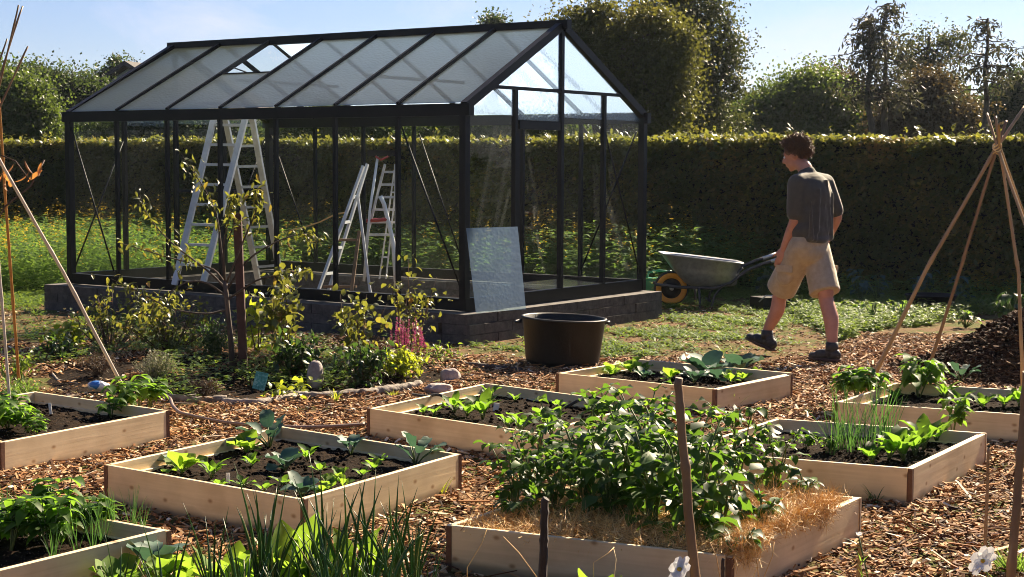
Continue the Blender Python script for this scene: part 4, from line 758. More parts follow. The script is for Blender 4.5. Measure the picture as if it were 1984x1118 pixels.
mb.ell(pel, (.155, .115, .13), 0, 16, 12, rot); mb.ell(pel*.5+chest*.5, (.148, .105, .2), 0, 16, 12, rot); mb.ell(chest, (.165, .115, .19), 0, 16, 12, rot)
limb(mb, [shL, chest*.3+neck*.7+UZ*-.02, shR], [.062, .075, .062]); limb(mb, [neck-UZ*.05, neck+UZ*.03+HF*.02, head-UZ*.05-HF*.015], [.066, .058, .056])
for s_, e_, w_ in ((shL, elL, wrL), (shR, elR, wrR)): limb(mb, [s_, s_*.5+e_*.5, e_, e_*.6+w_*.4, w_], [.060, .050, .042, .040, .028])
for s_, w_ in ((1, wrL), (-1, wrR)):                              # hands, fingers pointing down into the pockets
    dn = unit(V3(0, 0, -1)+FW*.45); sd = LT*s_; pm = w_+dn*.055
    mb.ell(pm, (.022, .042, .052), 0, 12, 8, np.stack([sd*-s_*1.0, FW, UZ], 1))
    for q, ln in zip(range(4), (.066, .076, .072, .056)):
        b_ = pm+dn*.035+FW*(.030-.020*q); mb.tube([b_, b_+dn*ln*.5-sd*.004, b_+dn*ln-sd*.016], [.0095, .009, .0075], 8); mb.ell(b_+dn*ln-sd*.016, (.0075,)*3, 0, 8, 6)
    b_ = pm-dn*.02+FW*.034; mb.tube([b_, b_+FW*.03+dn*.025, b_+FW*.035+dn*.055], [.011, .0105, .008], 8)
# head: skull, jaw, brow, nose, lips, chin, ears
mb.ell(head+HU*.025-HF*.012, (.075, .096, .092), 0, 20, 14, HR); mb.ell(head-HU*.045+HF*.028, (.056, .066, .066), 0, 16, 12, HR)
mb.ell(head+HU*.03+HF*.062, (.052, .03, .03), 0, 12, 8, HR); mb.ell(head-HU*.098+HF*.066, (.024, .02, .018), 0, 10, 8, HR)
limb(mb, [head+HU*.018+HF*.088, head-HU*.022+HF*.112], [.009, .015]); mb.ell(head-HU*.028+HF*.098, (.019, .012, .011), 0, 10, 8, HR)
mb.ell(head-HU*.055+HF*.092, (.024, .010, .006), 0, 10, 8, HR); mb.ell(head-HU*.066+HF*.088, (.022, .011, .008), 0, 10, 8, HR)
for s_ in (1, -1):
    mb.ell(head+HL*s_*.032-HU*.012+HF*.072, (.018, .014, .014), 0, 10, 8, HR)
    mb.ell(head+HL*s_*.079-HU*.008-HF*.012, (.009, .020, .033), 0, 10, 8, HR)
body = remesh(part('body', mb, M['skin'], man), .0085, 4)
for s_ in (1, -1):
    e_ = part('eye', MB().ell(head+HL*s_*.031+HU*.008+HF*.079, (.012, .011, .010), 0, 12, 8, HR), [M['white']], man)
# hair: a mop of curls
mb = MB(); mb.ell(head+HU*.045-HF*.022, (.084, .104, .094), 0, 20, 14, HR)
k = 420; d = unit(R.normal(0, 1, (k, 3))); d = d[(d[:, 2] > -.72 + 1.25*np.clip(d[:, 1]+.35, 0, 1))]
for q in d: c = head+HU*.04-HF*.02 + HR @ (q*V3(.092, .112, .106)*R.uniform(.92, 1.14)); mb.ell(c, (R.uniform(.011, .021),)*3, 0, 8, 6)
mb = MB(); mb.ell(head+HU*.042-HF*.02, (.083, .102, .094), 0, 20, 14, HR); mb.ell(head-HU*.01-HF*.055, (.066, .052, .06), 0, 14, 10, HR); hb = remesh(part('hair', mb, M['hair'], man), .007, 1)
mb = MB(); k = 1700; d = unit(R.normal(0, 1, (k, 3))); d = d[(d[:, 2] > -.62 + 1.2*np.clip(d[:, 1]+.35, 0, 1))]
for q in d:                                                      # loose curls
    o = HR @ q; c = head+HU*.04-HF*.02 + HR @ (q*V3(.086, .106, .100)); a = unit(np.cross(o, R.normal(0, 1, 3))); b_ = np.cross(o, a); t = np.linspace(0, R.uniform(2.5, 6), 7)[:, None]; rr = R.uniform(.007, .013)
    mb.tube(c + o*(.002+t*.0070*R.uniform(.5, 1.3)) + rr*(np.cos(t)*a+np.sin(t)*b_) - rr*a, .0044*np.linspace(1.2, .4, 7), 4, 0, False)
part('curls', mb, M['hair'], hb)
# t-shirt
mb = MB(); mb.ell(pel+UZ*.09, (.182, .140, .12), 0, 18, 12, rot); mb.ell(pel*.5+chest*.5+UZ*.02, (.178, .138, .22), 0, 18, 12, rot); mb.ell(chest+UZ*.01, (.192, .140, .19), 0, 18, 12, rot)
limb(mb, [shL, chest*.25+neck*.75-UZ*.035-FW*.02, shR], [.078, .088, .078]); limb(mb, [neck-UZ*.08, neck-UZ*.032], [.09, .075])
for s_, e_ in ((shL, elL), (shR, elR)): limb(mb, [s_, s_*.45+e_*.55, s_*.2+e_*.8], [.080, .073, .068])
for q in range(7):                                               # soft folds down the back and at the waist
    a = pel+LT*R.uniform(-.15, .15)-FW*.118+UZ*R.uniform(.03, .1); limb(mb, [a, a+UZ*R.uniform(.12, .4)+LT*R.uniform(-.05, .05)+FW*.004], [.022, .010], 8)
limb(mb, [pel+LT*.13-FW*.09+UZ*.035, pel-FW*.128+UZ*.02, pel-LT*.13-FW*.09+UZ*.045], [.03, .03, .03], 10)
remesh(part('shirt', mb, M['shirt'], man), .0095, 4)
# shorts with cargo pockets
mb = MB(); mb.ell(pel+UZ*.015, (.178, .138, .12), 0, 18, 12, rot); mb.ell(pel-UZ*.07, (.185, .145, .12), 0, 18, 12, rot)
for h_, k_, s_ in ((hipL, kneL, 1), (hipR, kneR, -1)):
    e_ = h_*.06+k_*.94+UZ*.02; mb.ell(h_, (.112,)*3); mb.tube([h_, h_*.5+e_*.5, e_-unit(e_-h_)*0.0], [.112, .118, .122], 20); d = unit(k_-h_)
    mb.ell(h_*.45+k_*.55+LT*s_*.085-FW*.01, (.042, .082, .10), 0, 12, 8, rot)
so = remesh(part('shorts', mb, M['khaki'], man), .0095, 2)
for s_, h_, k_ in ((1, hipL, kneL), (-1, hipR, kneR)):
    c = h_*.56+k_*.44+LT*s_*.128-FW*.01; mb = MB(); mb.box(c, (.012, .15, .055), 0, rot); part('pocket_flap', mb, M['khaki'], so)
for an, fd in ((ankL, unit(FW+V3(-.1, 0, .32))), (ankR, unit(FW+V3(0, 0, -.03)))):
    ud = unit(UZ-fd*np.dot(UZ, fd)); sd = np.cross(fd, ud); r3 = np.stack([sd, fd, ud], 1); heel = an-UZ*.095+ud*.0
    mb = MB(); mb.ell(heel+ud*.045-fd*.02, (.044, .06, .052), 0, 14, 10, r3); mb.ell(heel+ud*.042+fd*.07, (.045, .09, .046), 0, 14, 10, r3); mb.ell(heel+ud*.030+fd*.15, (.045, .062, .032), 0, 14, 10, r3); limb(mb, [heel+ud*.06, an+UZ*.005], [.052, .048])
    sh = remesh(part('shoe', mb, M['shoe'], man), .007, 3)
    mb = MB(); mb.ell(heel+ud*.006-fd*.025, (.045, .056, .022), 0, 14, 8, r3); mb.ell(heel+ud*.006+fd*.07, (.047, .10, .02), 0, 14, 8, r3); mb.ell(heel+ud*.010+fd*.155, (.046, .064, .018), 0, 14, 8, r3); remesh(part('sole', mb, M['sole'], sh), .007, 2)
    part('sock', MB().tube([an-UZ*.02, an+UZ*.05], [.052, .047], 16), M['shoe'], man)
HAZE_DENSITY = .0002
# ================================================================ RAISED BEDS
def board_mesh(Ln, th, z0, z1):
    c = .0025; mb = MB(); pr = [(0, z0), (th, z0), (th, z1-c), (th-c, z1), (c, z1), (0, z1-c)]; k = len(pr)
    v = [(x, y, z) for x in (0, Ln) for y, z in pr]; f = [[i, (i+1) % k, (i+1) % k+k, i+k] for i in range(k)]
    mb.add(v, f, 0, False); mb.f.append((np.array([list(range(k))[::-1]]), 0, False)); mb.f.append((np.array([list(range(k, 2*k))]), 0, False)); return mb
def bed(key, label, zs=.105, soilmat='soil', hb=HB):
    q = [np.array(p) for p in BEDS[key]]; c = np.mean(q, 0)*V3(1, 1, 0); b = thing('raised_bed', label, 'raised bed', c, 'wooden raised beds on the wood chip paths')
    for i in range(4):
        a, e = q[i], q[(i+1) % 4]; d = unit(e-a); Ln = np.linalg.norm(e-a)-.022; ang = math.atan2(d[1], d[0]); nrm = V3(-d[1], d[0], 0)
        jz = R.normal(0, .003)
        def place(o, p): o.parent = b; o.location = tuple(p*V3(1, 1, 0)-c); o.rotation_euler = (0, R.normal(0, .002), ang)
        o = bpy.data.objects.new('side_board', board_mesh(Ln, .021, -.05, hb+jz).mesh('side_board', M['pine'])); COL.objects.link(o); place(o, a)
        o2 = bpy.data.objects.new('inner_batten', board_mesh(Ln-.03, .02, -.03, (hb-.006 if i == 1 else hb-.055)+R.normal(0, .002)).mesh('inner_batten', M['pine'])); COL.objects.link(o2); place(o2, a+nrm*.0212+d*.022)
        mb = MB(); mb.box(a*V3(1, 1, 0)+d*.0085+nrm*.0085+V3(0, 0, hb/2-.031), (.023, .023, hb+.058), 0, np.stack([d, nrm, UZ], 1)); part('corner_strip', mb, M['endgrain'], b)
    n = 40; u, v = np.meshgrid(np.linspace(.025, .975, n), np.linspace(.025, .975, n)); p = (q[0]*((1-u)*(1-v))[..., None]+q[1]*(u*(1-v))[..., None]+q[2]*(u*v)[..., None]+q[3]*((1-u)*v)[..., None])
    p[..., 2] = zs + .012*snoise(p[..., 0], p[..., 1], 11, 5) + R.normal(0, .004, u.shape); i = np.arange(n-1)[:, None]*n; j = np.arange(n-1)[None]
    mb = MB().add(p.reshape(-1, 3), np.stack([i+j, i+j+1, i+n+j+1, i+n+j], -1).reshape(-1, 4))
    for k in range(260): uu, vv = R.uniform(.04, .96, 2); pp = q[0]*(1-uu)*(1-vv)+q[1]*uu*(1-vv)+q[2]*uu*vv+q[3]*(1-uu)*vv; pp[2] = zs+.005; r = R.uniform(.004, .014); mb.ell(pp, (r, r*.8, r*.7), 0, 6, 4)
    part('bed_soil', mb, M[soilmat], b); return b
bed('mid', 'wooden raised bed of lettuce and cabbage seedlings in dark soil, left of centre in front')
bed('centre', 'wooden raised bed with black hose loop and white tag, behind the potato plants')
bed('upper', 'wooden raised bed nearest the walking man, with lime lettuces and blue green cabbages')
bed('right', 'wooden raised bed holding a clump of upright chives and young chard, at the right')
bed('potato', 'wooden raised bed heaped with straw and filled with bushy potato plants', .13)
bed('far', 'wooden raised bed under the bamboo pole wigwam at the right edge')
bed('left', 'wooden raised bed under the thin canes at the left edge')
bed('near', 'wooden raised bed crowded with green beans and grassy leaves, lower left corner')
def onbed(px, py, z=.11): return P(px, py, z)
# ================================================================ PLANT KINDS (built around the origin, then placed)
PK = {}
def rosette(mb, n, Lr, Wr, upr, petiole, curl, prof, m=0, sm=1, wav=.25, fold=.25, stem_r=.0035, seg=5):
    a = np.arange(n)*2.4+R.uniform(0, 6); u = R.uniform(*upr, n); d = unit(np.stack([np.cos(a), np.sin(a), u*1.6], -1)); ln = R.uniform(*Lr, n); pl_ = R.uniform(*petiole, n)
    tip = d*pl_[:, None]
    for i in range(n):
        if pl_[i] > .01: mb.tube([V3(0, 0, -.01), tip[i]*.5+V3(0, 0, .004), tip[i]], stem_r*np.array([1.3, 1, .8]), 5, sm)
    nn = V3(0, 0, 1) - d*.3 - np.stack([np.cos(a), np.sin(a), 0*a], -1)*.9
    mb.leaves(tip, d, nn, ln, R.uniform(*Wr, n), curl*R.uniform(.4, 1.3, n), fold, seg, prof, m, wav)
def mk(kind, i):
    mb = MB()
    if kind == 'lettuce': rosette(mb, 9, (.09, .15), (.075, .11), (.5, 1.6), (.0, .02), .7, 'spoon', wav=.35)
    elif kind == 'lettuce_small': rosette(mb, 6, (.06, .10), (.05, .075), (.5, 1.5), (.0, .02), .6, 'spoon', wav=.3)
    elif kind == 'chard': rosette(mb, 8, (.08, .14), (.05, .075), (.7, 1.8), (.03, .07), .8, 'oval', wav=.25)
    elif kind == 'cabbage': rosette(mb, 8, (.09, .13), (.08, .12), (.25, 1.1), (.03, .06), .8, 'round', wav=.15, fold=.35)
    elif kind == 'kale': 
        rosette(mb, 7, (.07, .10), (.06, .085), (.5, 1.6), (.05, .11), .9, 'round', wav=.15, fold=.3)
    elif kind == 'seedling': rosette(mb, 5, (.04, .06), (.025, .04), (.3, 1.4), (.015, .035), .8, 'oval')
    elif kind == 'bean':
        for s in range(5):
            a = R.uniform(0, 6.28); e = V3(.07*math.cos(a), .07*math.sin(a), R.uniform(.10, .2)); mb.tube([V3(0, 0, -.02), e*.5+V3(0, 0, .02), e], [.004, .003, .002], 5, 1)
            for t in (.55, .8, 1):
                for w in (-1, 0, 1): aa = a+w*1.5+R.normal(0, .4); mb.leaves(e*t, V3(math.cos(aa), math.sin(aa), R.uniform(-.1, .6)), UZ, R.uniform(.06, .095), R.uniform(.05, .07), .9, .25, 4, 'heart', 0, .1)
    elif kind == 'carrot':
        k = 34; a = R.uniform(0, 6.28, k); u = R.uniform(.6, 2.5, k); d = unit(np.stack([np.cos(a), np.sin(a), u], -1)); ln = R.uniform(.05, .13, k); mb.leaves(d*.01, d, -np.stack([np.cos(a), np.sin(a), -.3+0*a], -1), ln, .004, .7, .1, 4, 'blade')
        for i_ in range(k): t = R.uniform(.4, 1, 7); mb.leaves(d[i_]*ln[i_]*t[:, None], R.normal(0, 1, (7, 3))+d[i_], UZ, R.uniform(.015, .03, 7), .007, .3, .1, 2)
    elif kind == 'chives':
        k = 15; a = R.uniform(0, 6.28, k); u = R.uniform(2.2, 9, k); d = unit(np.stack([np.cos(a), np.sin(a), u], -1)); ln = R.uniform(.16, .34, k); b = np.stack([.03*np.cos(a)*R.uniform(.2, 1, k), .03*np.sin(a)*R.uniform(.2, 1, k), 0*a-.01], -1)
        mb.leaves(b, d, -np.stack([np.cos(a), np.sin(a), 0*a], -1), ln, R.uniform(.005, .009, k), R.uniform(.05, .45, k), .5, 6, 'blade')
    elif kind == 'onion':
        k = 8
        for q in range(k):
            a = R.uniform(0, 6.28); t = np.linspace(0, 1, 8)[:, None]; Ln = R.uniform(.24, .42); o = V3(math.cos(a), math.sin(a), 0); sp = R.uniform(.02, .13); p = o*(.006+sp*t**1.8)+UZ*Ln*t - UZ*Ln*.22*R.uniform(0, 1)**3*t**4
            mb.tube(p, R.uniform(.0034, .006)*np.array([.8, 1, 1.05, 1, .9, .7, .42, .08]), 6, 0)
    elif kind == 'potato':
        H = 1.0
        for s in range(5):
            a = s*1.26+R.uniform(0, .6); sp = R.uniform(.04, .19); Hs = R.uniform(.26, .50); t = np.linspace(0, 1, 6)[:, None]; o = V3(math.cos(a), math.sin(a), 0)
            st = o*(.015+sp*t**1.3)+UZ*Hs*t+R.normal(0, .008, (6, 3)); st[0] = o*.02-UZ*.03; mb.tube(st, np.linspace(.0075, .0035, 6), 6, 1)
            nl = 6
            for q in range(nl):
                f = .12+.88*q/(nl-1); b = np.array([np.interp(f, t[:, 0], st[:, c]) for c in range(3)]); aa = a+q*2.4+R.normal(0, .3); up = R.uniform(.1, .9) if q > 2 else R.uniform(-.1, .5)
                d = unit(V3(math.cos(aa), math.sin(aa), up)); pl_ = R.uniform(.07, .13)*(1.15-.5*f); e = b+d*pl_; mid = b+d*pl_*.5+UZ*.008; mb.tube([b, mid, e], [.003, .0025, .0018], 5, 1)
                sd = unit(np.cross(d, UZ)); sz = R.uniform(.65, 1.2)*(1.1-.25*f)
                for g_, w, l in ((1, 0, .112), (.6, 1, .085), (.6, -1, .085)):
                    dd = unit(d*(.9 if w == 0 else .45)+sd*w+UZ*R.uniform(-.35, .1)); bb = b+(e-b)*g_; mb.leaves(bb, dd, UZ+R.normal(0, .25, 3), l*sz, l*.72*sz, R.uniform(.5, 1.3), .28, 4, 'oval', 0, .25)
            for w in range(4): aa = R.uniform(0, 6.28); mb.leaves(st[-1], V3(math.cos(aa), math.sin(aa), 1.1), UZ, R.uniform(.035, .06), R.uniform(.025, .04), .5, .3, 4, 'heart', 2)
    elif kind == 'potato_low':
        for s in range(4):
            a = s*1.6+R.uniform(0, .6); e = V3(.06*math.cos(a), .06*math.sin(a), R.uniform(.06, .12)); mb.tube([V3(0, 0, -.02), e*.6+UZ*.01, e], [.005, .004, .003], 5, 1)
            for w in range(5): aa = a+R.normal(0, 1.1); mb.leaves(e*R.uniform(.5, 1), V3(math.cos(aa), math.sin(aa), R.uniform(-.2, .6)), UZ, R.uniform(.06, .09), R.uniform(.042, .06), .9, .28, 4, 'heart', 0, .1)
    elif kind == 'bigleaf': rosette(mb, 6, (.13, .19), (.085, .125), (.9, 2.2), (.06, .13), .45, 'oval', wav=.2, fold=.18, stem_r=.005)
    return mb.mesh(kind+'_plant', {'lettuce': [M['lettuce'], M['stem']], 'lettuce_small': [M['lettuce'], M['stem']], 'chard': [M['chard'], M['stem']], 'cabbage': [M['cabbage'], M['stem']], 'kale': [M['cabbage'], M['stem']], 'seedling': [M['chard'], M['stem']],
        'bean': [M['chard'], M['stem']], 'carrot': [M['meadow']], 'chives': [M['onion']], 'onion': [M['onion']], 'potato': [M['potato'], M['stem'], M['lettuce']], 'potato_low': [M['potato'], M['stem']], 'bigleaf': [M['lettuce'], M['stem']]}[kind])
def variant(kind, n=3):
    if kind not in PK: PK[kind] = [mk(kind, i) for i in range(n)]
    return PK[kind][R.integers(len(PK[kind]))]
def plant(name, kind, p, label, sc=1.0, group=None, cat='plant'):
    o = bpy.data.objects.new(name, variant(kind)); COL.objects.link(o); o.location = tuple(p); o.rotation_euler = (R.normal(0, .06), R.normal(0, .06), R.uniform(0, 6.28)); o.scale = (sc, sc, sc*R.uniform(.92, 1.1)); return tag(o, label, cat, group)
def many(name, kind, pts, label, group=None, sc=1.0, z=.105, cat='plant'):
    labels = label if isinstance(label, list) else [label]*len(pts)
    for (px, py, *s), lb in zip(pts, labels): plant(name, kind, P(px, py, z), lb, (s[0] if s else 1)*sc, None if isinstance(label, list) else group, cat)
# ---- left of centre bed
many('lettuce', 'lettuce', [(352, 918, .95), (478, 878, .8)], ['bright lime lettuce near the left corner of the left of centre bed', 'bright lime lettuce deeper in, before the back board of the left of centre bed'])
many('cabbage', 'cabbage', [(585, 962, .75), (552, 912, .8), (335, 906, .55)], ['blue green cabbage tucked in the front corner of the left of centre bed', 'blue green cabbage in the middle of the left of centre bed', 'small grey green cabbage left of the lime lettuce by the left corner'])
many('kale', 'kale', [(522, 868, 1.05), (805, 900, .95), (680, 882, .8)], ['tall kale by the back corner of the left of centre bed', 'tall kale with pale top at the right corner of the left of centre bed', 'low kale in the right half of the left of centre bed'])
many('chard_plant', 'chard', [(410, 928, .7), (488, 905, .55), (596, 892, .6)], ['young chard close to the front left board of the left of centre bed', 'young red stemmed chard left of the middle cabbage', 'young chard behind the middle cabbage'])
many('curly_lettuce', 'lettuce_small', [(640, 950, .8), (665, 945, .75), (622, 962, .7), (655, 930, .7)], 'curly lime salad plant clustered at the front corner of the left of centre bed', 'curly salad row in the left of centre bed')
many('seedling', 'seedling', [(470, 945), (510, 955), (725, 912, 1.1), (735, 898), (548, 940), (700, 925, .9), (425, 945, .8), (620, 915)], 'tiny green seedling in the dark soil of the left of centre bed', 'seedlings in the left of centre bed')
# ---- centre bed
many('chard_plant', 'chard', [(880, 800, .9), (935, 812, 1.1), (1060, 835, 1.0), (1010, 838, .9), (985, 830, .7), (905, 806, .8)], ['leafy chard at the left end of the row in the centre bed', 'broad leaved chard next to the white tag in the centre bed', 'bright chard in the centre bed against the potato plants', 'low chard by the front board of the centre bed', 'smaller chard right of the broad one in the centre bed', 'chard squeezed between the leafy and the broad one in the centre bed'])
many('seedling', 'seedling', [(820, 802), (842, 806), (950, 772, 1.5), (998, 778), (1080, 790), (1165, 800, 1.6), (1110, 782)], 'small green seedling in the dark soil of the centre bed', 'seedlings in the centre bed')
# ---- upper bed
many('lettuce', 'lettuce', [(1183, 728, .75), (1222, 722, .9), (1242, 724, .8), (1298, 736, .75)], ['bright lime lettuce closest to the left corner of the upper bed', 'bright lime lettuce in the left half of the upper bed, second from the corner', 'bright lime lettuce touching its neighbour left of the small cabbage', 'single lime lettuce in the middle of the upper bed behind the stick'])
many('cabbage', 'cabbage', [(1366, 728, 1.35), (1432, 724, 1.3), (1345, 742, .8), (1247, 734, .6), (1392, 738, .9)], ['large dark blue green cabbage at the back of the upper bed', 'large dark blue green cabbage nearest the right corner of the upper bed', 'low cabbage at the front board of the upper bed', 'small bluish cabbage beside the lime lettuces in the upper bed', 'middling cabbage between the two large ones and the front corner'])
many('curly_lettuce', 'lettuce_small', [(1415, 742, .9), (1440, 738, .9), (1462, 732, .8)], 'yellow green salad plant along the right board of the upper bed', 'salad row in the upper bed')
# ---- right bed
many('chives', 'chives', [(1625, 872, 1.05), (1650, 876, 1.1), (1675, 872, 1.15), (1700, 868, 1.1), (1645, 866, 1.0), (1612, 880, .8), (1722, 870, 1.1)], 'upright dark green chives in the clump of the right hand bed', 'chives clump in the right hand bed')
many('chard_plant', 'chard', [(1722, 890, 1.0), (1752, 892, 1.1), (1790, 872, 1.15), (1815, 858, 1.0), (1690, 898, .8), (1772, 884, 1.0)], ['young chard in front of the chives, second from the left of its row', 'bright upright chard nearest the front corner of the right hand bed', 'leafy chard halfway along the right board of the right hand bed', 'leafy chard furthest back along the right board of the right hand bed', 'low chard at the front board left of the others in the right hand bed', 'chard between the corner one and the leafy ones by the right board'])
many('herb', 'bean', [(1845, 842, .9), (1560, 872, .5), (1600, 878, .45)], ['small branching herb by the back right corner of the right hand bed', 'small withered looking herb left of the chives', 'tiny herb at the foot of the chives'])
# ---- far bed
many('bean_plant', 'bean', [(1660, 772, 1.1), (1690, 770, 1.1), (1640, 768, .9), (1780, 770, 1.3), (1800, 762, 1.2)], ['bright bean plant under the leftmost pole of the wigwam', 'bright bean plant right of the leftmost pole foot', 'bright bean plant hanging over the left board of the far right bed', 'tall bean plant climbing the second pole of the wigwam', 'bean plant just behind the second pole of the wigwam'])
many('chard_plant', 'chard', [(1830, 775, .8), (1945, 790, .7), (1905, 792, .7), (1862, 793, .8), (1975, 788, .9), (1735, 778, .6)], ['low chard right of the bean plants in the far right bed', 'single upright pointed chard near the right frame edge', 'low chard close to the upright pointed one', 'pale flat chard at the front board of the far right bed', 'leafy chard at the right frame edge in the far right bed', 'small chard between the two groups of bean plants'])
plant('sunflower_seedling', 'kale', P(1862, 742, 0), 'lone thin seedling growing behind the far right bed before the mulch heap', 1.0)
# ---- left bed, near bed
many('bean_plant', 'bean', [(235, 800, .9), (268, 792, 1.1), (290, 788, 1.0), (215, 808, .7)], ['bean plant left of the white cane foot', 'bright bean plant at the foot of the white cane', 'pale bean plant in the right corner of the left bed', 'small bean plant just inside the front board of the left bed'], z=.11)
many('strawberry_plant', 'bean', [(15, 832, .9), (55, 838, .8), (30, 815, .8), (-10, 845, 1.0), (70, 848, .6), (10, 800, .7)], 'leafy plant with pale shiny leaves at the left edge of the left bed', 'leafy plants at the left edge of the left bed')
many('carrot_plant', 'carrot', [(25, 772, 1.3), (45, 776, 1.2), (62, 772, 1.1)], 'feathery green carrot top by the back board of the left bed', 'carrot tops in the left bed')
many('bean_plant', 'bean', [(20, 1072, 1.2), (70, 1055, 1.2), (120, 1040, 1.3), (165, 1030, 1.1), (40, 1030, 1.1), (190, 1035, 1.0), (95, 1075, 1.2), (-30, 1060, 1.2), (5, 1045, 1.0), (140, 1062, 1.0)], 'leafy bean plant crowding the lower left corner bed', 'bean plants in the lower left corner bed', .78, z=.10)
many('grassy_onion', 'chives', [(225, 1035, .9), (255, 1028, .85), (200, 1048, .9), (275, 1030, .7), (60, 1010, .8), (15, 1000, .9), (150, 1065, .8), (105, 1085, .8), (180, 1062, .85)], 'thin grassy onion leaves among the plants of the lower left corner bed', 'grassy onions in the lower left corner bed', .62, z=.11)
# ---- potato bed: straw and plants
pq = BEDS['potato']
def inpot(n, pad=.0):
    u, v = R.uniform(-pad, 1+pad, n), R.uniform(-pad, 1+pad, n); return pq[0]*((1-u)*(1-v))[:, None]+pq[1]*(u*(1-v))[:, None]+pq[2]*(u*v)[:, None]+pq[3]*((1-u)*v)[:, None]
def strands(mb, p, lm, tilt=.22):
    k = len(p); a = R.uniform(0, 6.28, k); d = unit(np.stack([np.cos(a), np.sin(a), R.normal(0, tilt, k)], -1)); n_ = UZ+R.normal(0, .4, (k, 3)); l = R.uniform(.3, 1, k)*lm
    mb.leaves(p-d*l[:, None]*.5, d, n_, l, R.uniform(.0016, .0034, k), R.normal(0, .9, k), .5, 3, 'blade')
mb = MB(); p = inpot(15000, -.02); p[:, 2] = .145+R.uniform(0, .03, len(p))+.022*snoise(p[:, 0], p[:, 1], 6, 81); strands(mb, p, .13)
w = inpot(6000, .03); ed = R.uniform(0, 1, 6000); edge = pq[1]*(1-ed)[:, None]+pq[2]*ed[:, None]
k = snoise(edge[:, 0], edge[:, 1], 7, 82); dn = R.uniform(0, 1, 6000)**1.5*.12*np.clip(k+.25, 0, 1); ok = dn > .004; q_ = unit(pq[2]-pq[1]); nr_ = V3(q_[1], -q_[0], 0)
p = edge[ok]+nr_*(R.uniform(-.05, .025, ok.sum()))[:, None]; p[:, 2] = HB+.022-dn[ok]*(R.uniform(0, 1, ok.sum()) < .5)+R.uniform(0, .025, ok.sum()); strands(mb, p, .12, .7)
tag(solo('straw_mulch', mb, M['straw'], (0, 0, 0)), 'golden straw mulch heaped between the potato plants and spilling over the board', 'straw', kind='stuff')
pots = [((1000, 985), .68), ((1075, 988), .62), ((1095, 930), .88), ((1160, 905), .92), ((1190, 1000), .98), ((1250, 920), .98), ((1268, 1020), 1.06), ((1340, 1045), .98), ((1345, 950), .95), ((1400, 1020), .8), ((1425, 935), .86), ((1300, 975), 1.05), ((1222, 955), 1.0), ((1500, 948), .66), ((1035, 962), .72), ((1130, 968), .8), ((1215, 985), .84)]
pl_ = ['low bushy potato plant at the left end of the straw bed', 'bushy potato plant behind the short dark stake', 'tall potato plant in the back left corner of the straw bed', 'tall potato plant before the right corner of the centre bed', 'dark leafy potato plant right of the short dark stake, at the front', 'tall potato plant in the middle of the back row of the straw bed', 'dark potato plant at the front just left of the thick stick', 'potato plant directly behind the thick stick, hanging over the front board', 'tall bright topped potato plant behind the thick stick', 'bushy potato plant on the right of the thick stick', 'potato plant at the back right, before the right hand bed', 'large potato plant in the very middle of the straw bed', 'large potato plant left of the middle one in the straw bed', 'separate potato plant standing clear in the straw at the right', 'smallish potato plant between the left end one and the tall back left one', 'potato plant right behind the top of the short dark stake', 'potato plant between the front middle one and the very middle one']
for ((px, py), s), lb in zip(pots, pl_): plant('potato_plant', 'potato', P(px, py, .15), lb, s*.86)
for (px, py, s), lb in zip([(1560, 955, .8), (1480, 1010, 1.0), (1430, 1070, 1.0), (1000, 1000, .8)], ['small dark potato shoot right of the separate plant in the straw', 'low potato shoot with pale leaves sprawling on the straw by the right board', 'low potato shoot in the front corner of the straw bed', 'low potato shoot at the left end of the straw bed']): plant('potato_shoot', 'potato_low', P(px, py, .16), lb, s)
# ---- foreground onions and leafy plants at the bottom edge
for px in np.concatenate([np.linspace(400, 730, 23), np.linspace(735, 840, 6), np.linspace(215, 390, 4)]):
    plant('onion', 'onion', P(px+R.normal(0, 8), R.uniform(1170, 1290), 0), 'tall green onion in the thicket at the bottom left edge', R.uniform(.9, 1.32) if 480 < px < 820 else R.uniform(.65, 1.0), 'onions at the bottom edge', 'onion')
for k, (px, py, Yb, s) in enumerate([(445, 1120, 5.45, 1.25), (568, 1085, 5.5, 1.4), (690, 1120, 5.6, 1.15), (725, 1100, 5.7, .9), (345, 1140, 5.6, .9), (500, 1140, 5.5, .95), (620, 1150, 5.4, 1.0)]):
    c = at(px, 600, Yb); c[2] = 0
    plant('chard_plant', 'bigleaf', c, ['bright upright chard left in the onion thicket', 'tall backlit chard just below the front corner of the left of centre bed', 'chard at the right side of the onion thicket', 'smaller chard at the right rim of the onion thicket', 'low chard left of the onion thicket', 'low chard in the middle of the onion thicket', 'low chard in front within the onion thicket'][k], s*.85)
for k, (px, Yb) in enumerate(((210, 5.55), (250, 5.6), (310, 5.6), (360, 5.65))):
    c = at(px, 600, Yb); c[2] = .06; plant('lettuce', 'lettuce', c, 'bright lettuce at the bottom edge below the lower left corner bed', .8, 'lettuces at the bottom edge')
c = at(285, 600, 5.75); c[2] = .03; plant('silver_plant', 'kale', c, 'silvery white leaved plant before the corner of the lower left bed', 1.2)
c = at(1165, 600, 5.3); c[2] = .0; plant('chard_plant', 'bigleaf', c, 'single bright leaf plant at the bottom edge right of the short dark stake', .75)
